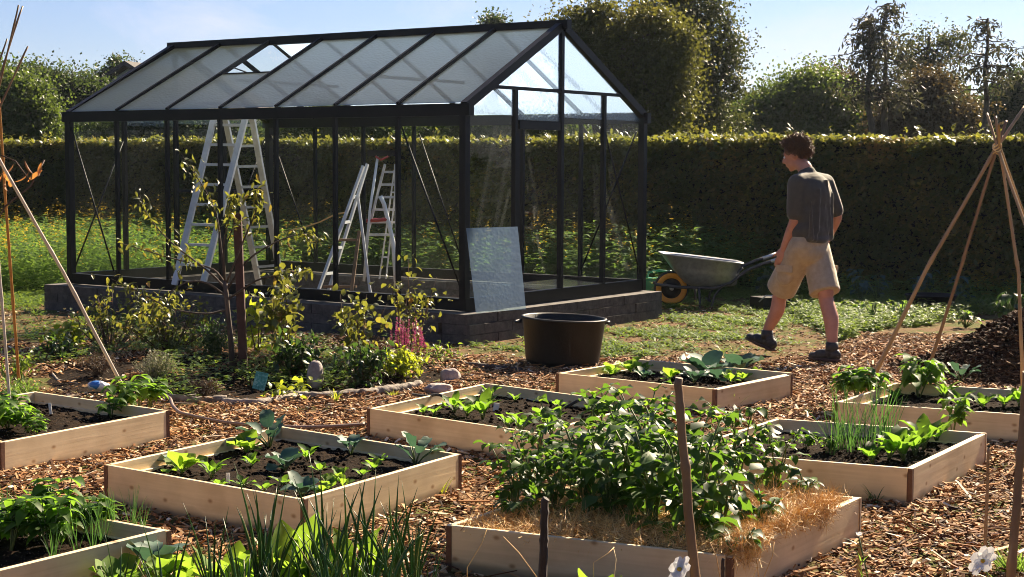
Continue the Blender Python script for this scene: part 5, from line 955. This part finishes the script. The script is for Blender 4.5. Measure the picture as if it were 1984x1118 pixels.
# ---- white flowers at the bottom edge
def flower(px, py, Y, label, r=.042, face=(0, -1, .35), closed=False):
    c = at(px, py, Y); t = thing('cosmos_flower', label, 'flower', V3(c[0], c[1], 0)); b = V3(c[0]+.03, c[1], -.03)
    part('stem', MB().tube([b, b*.5+c*.5+V3(.02, 0, 0), c], .0028, 6), M['stem'], t); f = unit(V3(*face)); x = unit(np.cross(f, UZ)); y = np.cross(x, f)
    mb = MB(); k = 7; a = np.arange(k)*2*PI/k+R.normal(0, .12, k); d = np.cos(a)[:, None]*x+np.sin(a)[:, None]*y+f*(1.6 if closed else .25); mb.leaves(np.tile(c, (k, 1)), d, f, r*(.6 if closed else 1), r*.78*(.6 if closed else 1), .2, .12, 5, 'round', 0, .15); part('petals', mb, M['petal'], t)
    if not closed: part('centre', MB().ell(c+f*.004, (.009, .009, .007), 0, 10, 8), M['yolk'], t)
    mb = MB(); k = 14; h = R.uniform(.1, .9, k)[:, None]; mb.leaves(b*(1-h)+c*h, R.normal(0, 1, (k, 3))+UZ*.6, UZ, .07, .006, .6, .2, 4, 'blade'); part('leaves', mb, M['meadow'], t)
flower(1906, 1088, 5.4, 'white open flower in the lower right corner', .058, (-.75, -.35, .6)); flower(1318, 1104, 5.1, 'white flower left of the thick stick foot at the bottom edge', .05, (-.7, -.4, .6)); flower(1664, 1040, 5.48, 'closed white flower bud on top of the short grey stake', .03, (0, -.2, 1), True)
mb = MB()
for px0, py0, px1, py1 in ((905, 1100, 945, 1020), (1040, 1118, 975, 1040), (1150, 1090, 1190, 1060), (1190, 1118, 1188, 1060), (1395, 1118, 1375, 1050), (1470, 1118, 1450, 1020), (1480, 1118, 1500, 1050), (1460, 1118, 1480, 1030)): a, b_ = at(px0, py0, 5.25), at(px1, py1, 5.3); mb.tube([a-UZ*a[2], a, a*.4+b_*.6+V3(.008, 0, 0), b_], .0014, 5)
tag(solo('dry_grass', mb, M['straw'], (0, 0, 0)), 'thin dry grass stems in front of the potato bed', 'grass', kind='stuff')
def grassclump(px, py, n, Lm, label, mat='lime', z=0, grp=None):
    c = P(px, py, z); c[2] = gz(c[0], c[1]); a = R.uniform(0, 6.28, n); d = np.stack([np.cos(a), np.sin(a), R.uniform(1, 4, n)], -1); mb = MB(); mb.leaves(c+R.normal(0, .01, (n, 3))*V3(1, 1, 0), d, -d*V3(1, 1, 0), Lm*R.uniform(.4, 1, n), .007, .5, .4, 4, 'blade'); solo('grass_tuft', mb, M[mat], c, label, 'grass', grp)
grassclump(852, 962, 12, .13, 'lime grass tuft at the foot of the right board of the left of centre bed'); grassclump(650, 778, 22, .14, 'lime grass tuft among the edging logs of the planted island'); grassclump(762, 768, 22, .08, 'low grass tuft at the right end of the edging logs')
grassclump(1425, 795, 9, .2, 'thin grass tuft before the right board of the upper bed', 'weed'); grassclump(1695, 975, 16, .13, 'grass tuft between the potato bed and the right hand bed', 'onion'); grassclump(230, 1000, 10, .1, 'grass tuft at the foot of the front left board of the left of centre bed', 'weed')
for px in (1950, 1965, 1980, 1940): grassclump(px, 1118, 26, .16, 'weedy green tuft at the foot of the thick cane in the lower right corner', 'meadow', grp='weed tufts in the lower right corner')
def label_stick(px, py, w, h, label, tilt=0.0, z=.1):
    c = P(px, py, z); mb = MB(); mb.box(c+UZ*(h/2-.015), (w, .003, h), 0, np.array(Matrix.Rotation(tilt, 3, 'Y'))); solo('plant_label', mb, M['white'], c, label, 'plant label')
label_stick(442, 940, .016, .07, 'white plant label stick inside the front board of the left of centre bed'); label_stick(961, 796, .034, .06, 'white square plant tag in the centre bed', .15); label_stick(98, 806, .016, .09, 'pale plant label stick in the left bed by the back board', -.1); label_stick(1372, 752, .012, .03, 'tiny pale plant label at the front board of the upper bed')
# ================================================================ PLANTED ISLAND
def isl(px, py): c = P(px, py, .05); c[2] = gz(c[0], c[1])+.015; return c
def shrub(name, label, px, py, top, wpx, nst, lpn, leaf, mat, lean=0, lw=.62, twig='twig', low=.15, cat='shrub', prof='oval', stemr=.005, clumpy=.05):
    """bush of upright stems from one foot; top = photo row of the highest shoot, wpx = half width of its crown"""
    c = isl(px, py); k_ = c[1]/F; H = (py-top)*k_; w = wpx*k_; th = thing(name, label, cat, c); sb, lb = MB(), MB()
    for s in range(nst):
        a = R.uniform(0, 6.28); r = w*R.uniform(.15, 1); hs = H*R.uniform(.6, 1)*(1-.25*(r/w)); e = c+V3(math.cos(a)*r+lean*k_, math.sin(a)*r*.8, hs); b = c+V3(math.cos(a), math.sin(a), 0)*r*.15
        m1 = b*.5+e*.5+V3(math.cos(a)*r*.12, math.sin(a)*r*.12, .02)+R.normal(0, .012, 3); pts = np.array([b-UZ*.03, b*.75+m1*.25, m1, m1*.4+e*.6+R.normal(0, .012, 3), e]); sb.tube(pts, stemr*np.array([1.3, 1.1, .8, .55, .25]), 5)
        m_ = lpn; f = R.uniform(low, 1, m_)**.8; p = np.stack([np.interp(f, np.linspace(0, 1, 5), pts[:, q]) for q in range(3)], -1)+R.normal(0, clumpy, (m_, 3))*V3(1, 1, .7)
        sz = R.uniform(.55, 1.25, m_); lb.leaves(p, R.normal(0, 1, (m_, 3))+V3(0, 0, -.15), UZ+R.normal(0, .5, (m_, 3)), leaf*sz, leaf*lw*sz, .7, .25, 3, prof)
    part('leaves', lb, M[mat], th); part('stems', sb, M[twig], th); return th
# young fruit tree tied to the stake
c = isl(452, 722); ft = thing('fruit_tree', 'young fruit tree with spreading branches beside the red brown stake', 'tree', c); sb, lb = MB(), MB(); D_ = c[1]
tr_ = [c-UZ*.05, at(447, 660, D_), at(440, 590, D_), at(436, 545, D_)]; sb.tube(tr_, [.023, .02, .018, .016], 9)
brs = [[(438, 560), (410, 530), (370, 500), (330, 470), (285, 420), (270, 378)], [(440, 575), (400, 545), (355, 545), (300, 590), (250, 620)], [(436, 545), (428, 480), (422, 420), (400, 370), (372, 330), (352, 300)], [(436, 545), (432, 470), (450, 400), (455, 370)], [(440, 560), (480, 500), (540, 465), (590, 450), (612, 462)], [(441, 580), (500, 540), (560, 530), (600, 520)], [(438, 550), (470, 470), (500, 400), (498, 360)], [(437, 550), (415, 520), (330, 500), (230, 470)], [(440, 600), (400, 610), (330, 600), (260, 560), (215, 540)]]
for i, br in enumerate(brs):
    dz = R.uniform(-.35, .35); pts = np.array([at(x, y, D_+dz*j/(len(br)-1)) for j, (x, y) in enumerate(br)]); t = np.linspace(0, 1, 14); q = np.stack([np.interp(t, np.linspace(0, 1, len(pts)), pts[:, k]) for k in range(3)], -1); q[1:-1] = (q[:-2]+q[1:-1]*2+q[2:])/4
    sb.tube(q, np.linspace(.009, .0025, 14), 6); n = 64; f = R.uniform(.3, 1, n)**.7; f = np.round(f*8)/8*.6+f*.4; p = np.stack([np.interp(f, t, q[:, k]) for k in range(3)], -1)+R.normal(0, .035, (n, 3)); sz = R.uniform(.6, 1.25, n)
    lb.leaves(p, R.normal(0, .8, (n, 3))+V3(0, 0, -.5), R.normal(0, .5, (n, 3))+UZ, .06*sz, .026*sz, .6, .35, 3, 'lance')
part('leaves', lb, M['shrub'], ft); part('trunk', sb, M['bark'], ft)
shrub('currant_bush', 'currant bush with yellow green lobed leaves right of the red brown stake', 545, 715, 515, 66, 9, 34, .062, 'shrub', 0, .8)
shrub('currant_bush', 'lime leaved currant bush close beside the red brown stake', 500, 700, 545, 34, 5, 18, .066, 'lime', 0, .85, prof='heart')
shrub('currant_bush', 'sparse currant bush left of the pink flowers with yellowing leaves', 690, 715, 540, 66, 9, 26, .058, 'shrub', 0, .8)
shrub('currant_bush', 'tall thin bush behind the pink flowers reaching over the block base', 790, 690, 482, 60, 9, 30, .052, 'shrub', 5, .7)
shrub('low_shrub', 'dark green low shrub right of the sign under the currant bush', 570, 728, 640, 55, 14, 30, .06, 'darkshrub', 0, .6)
shrub('low_shrub', 'dark green low shrub left of the pink flowers', 700, 735, 640, 52, 16, 34, .05, 'darkshrub', 0, .6)
shrub('low_shrub', 'yellow green leafy herb in front of the pink flowers', 775, 722, 665, 38, 16, 34, .045, 'lime', 0, .5)
shrub('low_shrub', 'broad tangled green shrub behind the young fruit tree, before the block base', 330, 690, 570, 125, 28, 30, .045, 'shrub', 0, .6)
shrub('low_shrub', 'tangled bush with twigs and olive leaves left behind the fruit tree', 215, 680, 540, 82, 18, 26, .042, 'shrub', 0, .55)
shrub('fern_shrub', 'feathery green shrub left of the red brown stake foot', 415, 705, 630, 42, 22, 46, .035, 'darkshrub', 0, .3, 'stem', .1)
shrub('yellow_shrub', 'small shrub with round yellow green leaves near the left end of the island', 125, 665, 600, 48, 9, 14, .06, 'lime', 0, .9, prof='round')
shrub('pot_shrub', 'low dark green plant beneath the round leaved yellow shrub', 120, 690, 640, 44, 10, 22, .05, 'darkshrub', 0, .7)
shrub('lavender', 'pale grey lavender tuft in the middle of the island', 300, 735, 665, 50, 60, 20, .035, 'grey_herb', 0, .14, 'stem', .1, 'plant', stemr=.0022, clumpy=.014)
shrub('heather', 'dark brown withered herb tuft left of the lavender', 190, 722, 675, 46, 46, 20, .028, 'heather', 0, .2, 'twig', .1, 'plant', stemr=.002, clumpy=.012)
shrub('heather', 'low brown herb tuft at the front of the island left of the stake', 392, 755, 715, 40, 40, 18, .026, 'heather', 0, .2, 'twig', .1, 'plant', stemr=.002, clumpy=.012)
shrub('leafy_weed', 'weedy plant left of the orange cane foot behind the left bed', 40, 748, 660, 26, 8, 20, .05, 'weed', 0, .4, 'stem')
shrub('leafy_weed', 'low green weeds between block base and island, below the tall thin bush', 850, 690, 660, 30, 8, 12, .035, 'weed', 0, .5, 'stem')
shrub('leafy_weed', 'small bright plant at the front rim of the island near the sign', 540, 758, 735, 22, 5, 7, .05, 'lime', 0, .7, 'stem')
shrub('leafy_weed', 'small bright plant beside the field stone', 575, 752, 728, 24, 5, 7, .05, 'lime', 0, .7, 'stem')
x_, y_ = R.uniform(-4.4, .1, 22000), R.uniform(9.6, 14.3, 22000); ok = inisl(x_, y_, .98) & (snoise(x_, y_, 4.5, 91) > .0-.5*np.clip((y_-11.6)/1.5, 0, 1)); x_, y_ = x_[ok], y_[ok]
mb = MB(); chips(mb, np.stack([x_, y_, gz(x_, y_)+.02+R.uniform(0, .012, len(x_))], -1), UZ, .02, .07, .006, .02, .004, .35); tag(solo('leaf_litter', mb, M['chip'], (0, 0, 0)), 'twigs and leaf litter strewn over the dark soil of the planted island', 'leaf litter', kind='stuff')
x_, y_ = R.uniform(-4.4, .1, 5200), R.uniform(9.9, 14.3, 5200); ok = inisl(x_, y_, .93) & (snoise(x_, y_, 3.6, 92) > .28+.3*R.uniform(-1, 1, 5200)); x_, y_ = x_[ok], y_[ok]
mb = MB(); tufts(mb, x_, y_, gz(x_, y_)+.02, np.full(len(x_), .08), 8, .05, .024, 0, .7); tag(solo('ground_cover', mb, M['weed'], (0, 0, 0)), 'low dark green ground cover between the shrubs of the planted island', 'ground cover', kind='stuff')
sp = thing('pink_salvia', 'plant with tall magenta pink flower spikes at the right of the island', 'flower', isl(790, 705)); lb, fb, sb = MB(), MB(), MB()
for k in range(19):
    px = R.uniform(755, 818); y0, y1 = R.uniform(615, 640), R.uniform(665, 690); Dk = sp.location[1]+R.uniform(-.12, .12); a, b_ = at(px, y0, Dk), at(px+R.normal(0, 4), y1, Dk); g0 = V3(sp.location[0]*.5+b_[0]*.5, Dk, .07); sb.tube([g0, b_, a], [.003, .0025, .0015], 5)
    n = 110; f = R.uniform(0, 1, n)[:, None]; p = a*f+b_*(1-f); an = R.uniform(0, 6.28, n); dd = np.stack([np.cos(an), np.sin(an), R.uniform(.2, 1, n)], -1); fb.leaves(p, dd, UZ, .018*(1.15-.6*f[:, 0]), .011, .5, .3, 2)
    n = 12; p = g0+(b_-g0)*R.uniform(0, 1, (n, 1))+R.normal(0, .02, (n, 3)); lb.leaves(p, R.normal(0, 1, (n, 3)), UZ, .05, .02, .6, .3, 3)
part('flower_spikes', fb, M['pink'], sp); part('leaves', lb, M['shrub'], sp); part('stems', sb, M['stem'], sp)
mb = MB(); p = np.array([isl(px, py) for px, py in zip(R.normal(520, 26, 900), R.normal(690, 9, 900))]); p[:, 2] += R.uniform(.0, .03, 900); strands(mb, p, .11); tag(solo('straw_patch', mb, M['straw'], (0, 0, 0)), 'small patch of straw behind the red brown stake on the island', 'straw', kind='stuff')
def stone(label, px, py, rx, ry, rz_, seed, mat='stone'):
    c = isl(px, py) if 660 < py < 775 and px < 860 else P(px, py); r = np.random.default_rng(seed); mb = MB(); mb.ell((0, 0, 0), (1, 1, 1), 0, 22, 14); v = mb.v[0]; o = sum(np.sin(v @ r.normal(0, 2.2*(1.5**i), 3)+r.uniform(0, 6))[:, None]/(2.0**i) for i in range(5)); v = v*(1+.13*o); v = np.sign(v)*np.abs(v)**.85
    mb.v[0] = v*V3(rx, ry, rz_)+c+V3(0, 0, rz_*.55); solo('stone', mb, M[mat], c, label, 'stone')
stone('upright pointed pinkish field stone on the island', 610, 738, .062, .06, .11, 1); stone('pale rough stone at the right end of the island', 872, 738, .07, .06, .06, 2); stone('flat grey stone beside the pale rough one', 850, 748, .09, .07, .035, 3); stone('small brown stone left of the upright pointed one', 590, 728, .05, .05, .03, 5)
def log(label, pts, r, mat='driftwood'):
    r = r*.72 if r > .03 else r
    p = np.array([P(x, y, .0)+V3(0, 0, gz(*P(x, y)[:2])+r*.55) for x, y in pts]); t = np.linspace(0, 1, 24); q = np.stack([np.interp(t, np.linspace(0, 1, len(p)), p[:, k]) for k in range(3)], -1); q[1:-1] = (q[:-2]+2*q[1:-1]+q[2:])/4
    q[1:-1] += R.normal(0, r*.09, (22, 3)); solo('edging_log', MB().tube(q, r*(1+.10*np.sin(np.arange(24)*.45+q[0,0]*9)+R.normal(0, .035, 24)), 10), M[mat], q[0], label, 'log')
log('long grey edging log at the left front of the island', [(318, 772), (380, 778), (440, 776)], .034); log('grey edging log in the middle of the island front', [(430, 782), (500, 785), (570, 772)], .036); log('pale edging log right of the middle one', [(548, 770), (620, 772), (705, 764)], .042); log('darker knobbly edging log at the right of the island front', [(700, 766), (760, 758), (812, 750)], .046); log('thin dark branch lying behind the right end of the island', [(868, 706), (940, 714), (1010, 722)], .022, 'bark'); log('thin bent twig leaning at the right of the island', [(838, 680), (862, 705), (872, 730)], .009); log('thin pale branch lying in the chips left of the island', [(-10, 690), (40, 700), (80, 706)], .012); log('short pale branch lying behind the left bed', [(95, 720), (112, 738), (150, 745)], .011); log('thin stick lying on the earth behind the left bed', [(200, 747), (238, 748), (236, 760)], .006); log('thin pale lath lying between centre bed and upper bed', [(1262, 808), (1290, 832)], .008, 'bamboo')
log('dark plank on the ground at the foot of the upper bed', [(1262, 806), (1320, 812)], .014, 'darkpost')
def hose(label, pts, zz, r=.011, mat='hose'):
    p = np.array([P(x, y, z_) for (x, y), z_ in zip(pts, zz)]); k = len(p); t = np.linspace(0, k-1, k*10); q = np.stack([np.interp(t, np.arange(k), p[:, c]) for c in range(3)], -1)
    for i in range(8): q[1:-1] = (q[:-2]+2*q[1:-1]+q[2:])/4
    solo('garden_hose', MB().tube(q, r, 9), M[mat], q[0], label, 'hose')
hose('brown garden hose snaking over the chips from island to centre bed', [(300, 760), (318, 766), (330, 772), (334, 786), (348, 800), (380, 808), (430, 818), (500, 825), (580, 828), (650, 826), (706, 822)], [.05, .07, .06, .04, .035]+[.035]*6)
hose('dark hose looping over the left board into the centre bed', [(800, 764), (825, 768), (850, 764), (868, 772), (890, 790)], [.04, .13, .20, .16, .12], .009, 'blackrubber'); hose('dark hose hoop arching above the back board of the centre bed', [(1095, 790), (1120, 776), (1150, 768), (1175, 776)], [.12, .17, .19, .15], .009, 'blackrubber')
c = isl(190, 744); bg = thing('seed_bag', 'small crumpled blue and white plastic bag on the soil of the island', 'bag', c); mb = MB(); mb.ell((0, 0, 0), (.075, .045, .032), 0, 20, 12); v = mb.v[0]; mb.v[0] = v*(1+.1*np.sin(v[:, :1]*90+v[:, 1:2]*60))+c+V3(0, 0, .03); part('body', mb, M['white'], bg); part('blue_panel', MB().ell(c+V3(-.012, -.012, .036), (.045, .04, .03), 0, 16, 10), M['blue'], bg)
c = isl(503, 745); sg = thing('plant_sign', 'small teal plant sign leaning at the foot of the red brown stake', 'sign', c); part('plate', MB().box(c+V3(.005, 0, .065), (.085, .006, .12), 0, np.array(Matrix.Rotation(.22, 3, 'Y') @ Matrix.Rotation(-.2, 3, 'X'))), M['teal'], sg); part('stake', MB().beam(c+V3(0, .01, -.02), c+V3(.0, .012, .08), .012, .006, (0, 1, 0)), M['white'], sg)
# ================================================================ BEHIND: plants along the hedge foot, tray, plastic
def sapling(px, py, top, label, mat, w=.16):
    c = P(px, py); H = (py-top)*c[1]/F; th = thing('conifer_sapling', label, 'small tree', c); sb, lb = MB(), MB(); sb.tube([c-UZ*.03, c+UZ*H], [.012, .003], 6)
    for k in range(46):
        z = R.uniform(.08, .97); a = R.uniform(0, 6.28); ln = w*(1.08-z)*R.uniform(.7, 1.1); p0 = c+UZ*H*z; e = p0+V3(math.cos(a)*ln, math.sin(a)*ln, ln*.45); sb.tube([p0, e], [.004, .001], 4)
        n = 14; f = R.uniform(.1, 1, (n, 1)); lb.leaves(p0*(1-f)+e*f, R.normal(0, 1, (n, 3))+unit(e-p0), UZ, .05, .012, .2, .1, 1, 'lance')
    part('needles', lb, M[mat], th); part('trunk', sb, M['twig'], th)
sapling(1312, 540, 440, 'small dark conifer sapling behind the wheelbarrow tray', 'treegreen', .22); sapling(1440, 545, 455, 'yellowish conifer sapling between wheelbarrow and man', 'lime', .2); sapling(1635, 560, 470, 'small conifer sapling right of the man before the hedge', 'lime', .18); sapling(1890, 570, 475, 'conifer sapling in the hedge shade behind the wigwam poles', 'darkshrub', .2); sapling(1785, 565, 465, 'feathery sapling in the hedge shade between the wigwam poles', 'darkshrub', .18)
def veg(px, py, h, label, mat='cabbage', n=16, L0=.12, grp=None):
    c = P(px, py); mb = MB(); a = R.uniform(0, 6.28, n); u = R.uniform(0, 1, n); b = c+np.stack([.12*np.cos(a)*u, .12*np.sin(a)*u, h*R.uniform(.3, 1, n)], -1)
    for q in b: mb.tube([c, (c+q)/2+R.normal(0, .01, 3), q], .004, 4, 1)
    mb.leaves(b, np.stack([np.cos(a), np.sin(a), R.uniform(-.3, .5, n)], -1), UZ, L0*R.uniform(.6, 1.1, n), L0*.7, .9, .2, 3, 'heart'); solo('vegetable_plant', mb, [M[mat], M['stem']], c, label, 'plant', grp)
veg(1668, 592, .40, 'broad leaved vegetable plant in the hedge shade right of the man', n=26); veg(1700, 588, .34, 'second broad leaved vegetable plant right beside it in the hedge shade'); veg(1790, 590, .40, 'broad leaved vegetable with pale glinting leaves behind the wigwam poles', n=26); veg(1860, 596, .36, 'broad leaved vegetable in the shade at the right between poles', n=24); veg(1480, 585, .42, 'broad leaved vegetable plant by the wheelbarrow handles', 'darkshrub', 26); veg(1960, 622, .3, 'broad leaved vegetable left of the mulch heap top', 'darkshrub', 22)
for k in range(9): px = 1655+k*36+R.normal(0, 8); veg(px, R.uniform(596, 640), R.uniform(.12, .24), 'low leafy weed in the row along the shaded hedge foot at the right', 'meadow', 18, .08, 'low weeds along the shaded hedge foot')
c = P(1803, 604); mb = MB(); mb.lathe(c, [(0, .01), (.20, .01), (.22, 0), (.26, .17), (.27, .17), (.27, .185), (.25, .185), (.21, .03), (0, .03)], 28); solo('planter_tub', mb, M['blackplastic'], c, 'shallow black plastic tub standing in the hedge shade behind the poles', 'tub')
c = P(1492, 600); ct = thing('black_crate', 'black plastic piece lying in the weeds between wheelbarrow and man', 'crate', c); part('body', MB().box(c+UZ*.07, (.34, .26, .14), 0, np.array(Matrix.Rotation(.4, 3, 'Z'))), M['blackplastic'], ct); part('rim', MB().tube([c+V3(-.15, -.2, .10), c+V3(-.08, -.22, .17), c+V3(.1, -.2, .16), c+V3(.17, -.12, .1)], .008, 6), M['galv'], ct)
for i, (px, py, s) in enumerate(((1600, 742, .5),)): pass
# ================================================================ AIR
m, nt, out = newmat('evening_air'); pv = N(nt, 'ShaderNodeVolumePrincipled', Density=HAZE_DENSITY, Anisotropy=.35); pv.inputs['Color'].default_value = (.80, .88, 1, 1); L(nt, pv.outputs[0], out.inputs['Volume'])
tag(solo('haze', MB().box((0, 288, 16), (860, 704, 36)), m, (0, 0, 0)), 'thin evening haze in the air over garden and woods', 'haze', kind='stuff')
# ================================================================ CAMERA, SKY, SUN
cam = bpy.data.cameras.new('camera'); co = bpy.data.objects.new('camera', cam); COL.objects.link(co); SC.camera = co
cam.sensor_width = 36; cam.lens = 36*F/W0; cam.clip_end = 3000; cam.clip_start = .1
u0, _, _ = V3(1, 0, 0), 0, 0; dn = V3(0, -math.sin(PITCH), -math.cos(PITCH)); fw = V3(0, math.cos(PITCH), -math.sin(PITCH))
r_ = math.cos(ROLL)*u0 - math.sin(ROLL)*dn; d_ = math.sin(ROLL)*u0 + math.cos(ROLL)*dn
# image right carries (cos, sin) of roll as in proj()
r_ = math.cos(ROLL)*u0 - math.sin(ROLL)*dn; d_ = math.sin(ROLL)*u0 + math.cos(ROLL)*dn
co.matrix_world = Matrix(((r_[0], -d_[0], -fw[0], 0), (r_[1], -d_[1], -fw[1], 0), (r_[2], -d_[2], -fw[2], CH), (0, 0, 0, 1)))
AZ, EL = math.radians(34.5), math.radians(33.5)                     # azimuth right of the view axis
sd = V3(math.sin(AZ)*math.cos(EL), math.cos(AZ)*math.cos(EL), math.sin(EL))
sl = bpy.data.lights.new('sun', 'SUN'); so_ = bpy.data.objects.new('sun', sl); COL.objects.link(so_); so_.location = (6, 8, 12)
so_.rotation_euler = Vector(sd).to_track_quat('Z', 'Y').to_euler(); sl.energy = 5.0; sl.angle = math.radians(.55); sl.color = (1, .83, .60)
wd = bpy.data.worlds.new('World'); SC.world = wd; wd.use_nodes = True; nt = wd.node_tree; nt.nodes.clear()
out = nt.nodes.new('ShaderNodeOutputWorld'); bg = N(nt, 'ShaderNodeBackground', Strength=.05); L(nt, bg.outputs[0], out.inputs['Surface'])
sk = nt.nodes.new('ShaderNodeTexSky'); sk.sky_type = 'NISHITA'; sk.sun_disc = False; sk.sun_elevation = EL; sk.sun_rotation = AZ; sk.altitude = 50; sk.air_density = 1.0; sk.dust_density = .35; sk.ozone_density = 3.5
# a few thin cloud wisps
tc = N(nt, 'ShaderNodeTexCoord'); mp = N(nt, 'ShaderNodeMapping', Scale=(5, 5, 11)); L(nt, tc.outputs['Generated'], mp.inputs['Vector'])
no = N(nt, 'ShaderNodeTexNoise', Scale=1.6, Detail=7.0, Roughness=.6, Distortion=.4); L(nt, mp.outputs[0], no.inputs['Vector'])
rp = ramp(nt, [(.52, (0, 0, 0)), (.8, (.7, .7, .7))], no.outputs['Fac']); mx = N(nt, 'ShaderNodeMix', data_type='RGBA'); L(nt, rp.outputs['Color'], mx.inputs[0]); L(nt, sk.outputs[0], mx.inputs[6]); mx.inputs[7].default_value = (9.5, 9.3, 9.0, 1); tn = N(nt, 'ShaderNodeMix', data_type='RGBA', blend_type='MULTIPLY'); tn.inputs[0].default_value = 1; tn.inputs[7].default_value = (.475, .50, .65, 1); L(nt, mx.outputs[2], tn.inputs[6]); L(nt, tn.outputs[2], bg.inputs['Color'])
vs = SC.view_settings; vs.view_transform = 'Standard'; vs.look = 'None'; vs.exposure = 1.88; vs.gamma = 1
SC.render.engine = 'CYCLES'; cy = SC.cycles; cy.use_denoising = True; cy.filter_width = 1.0; cy.max_bounces = 8; cy.diffuse_bounces = 3; cy.glossy_bounces = 3; cy.transmission_bounces = 8; cy.transparent_max_bounces = 24; cy.caustics_reflective = False; cy.caustics_refractive = False; cy.sample_clamp_indirect = 6
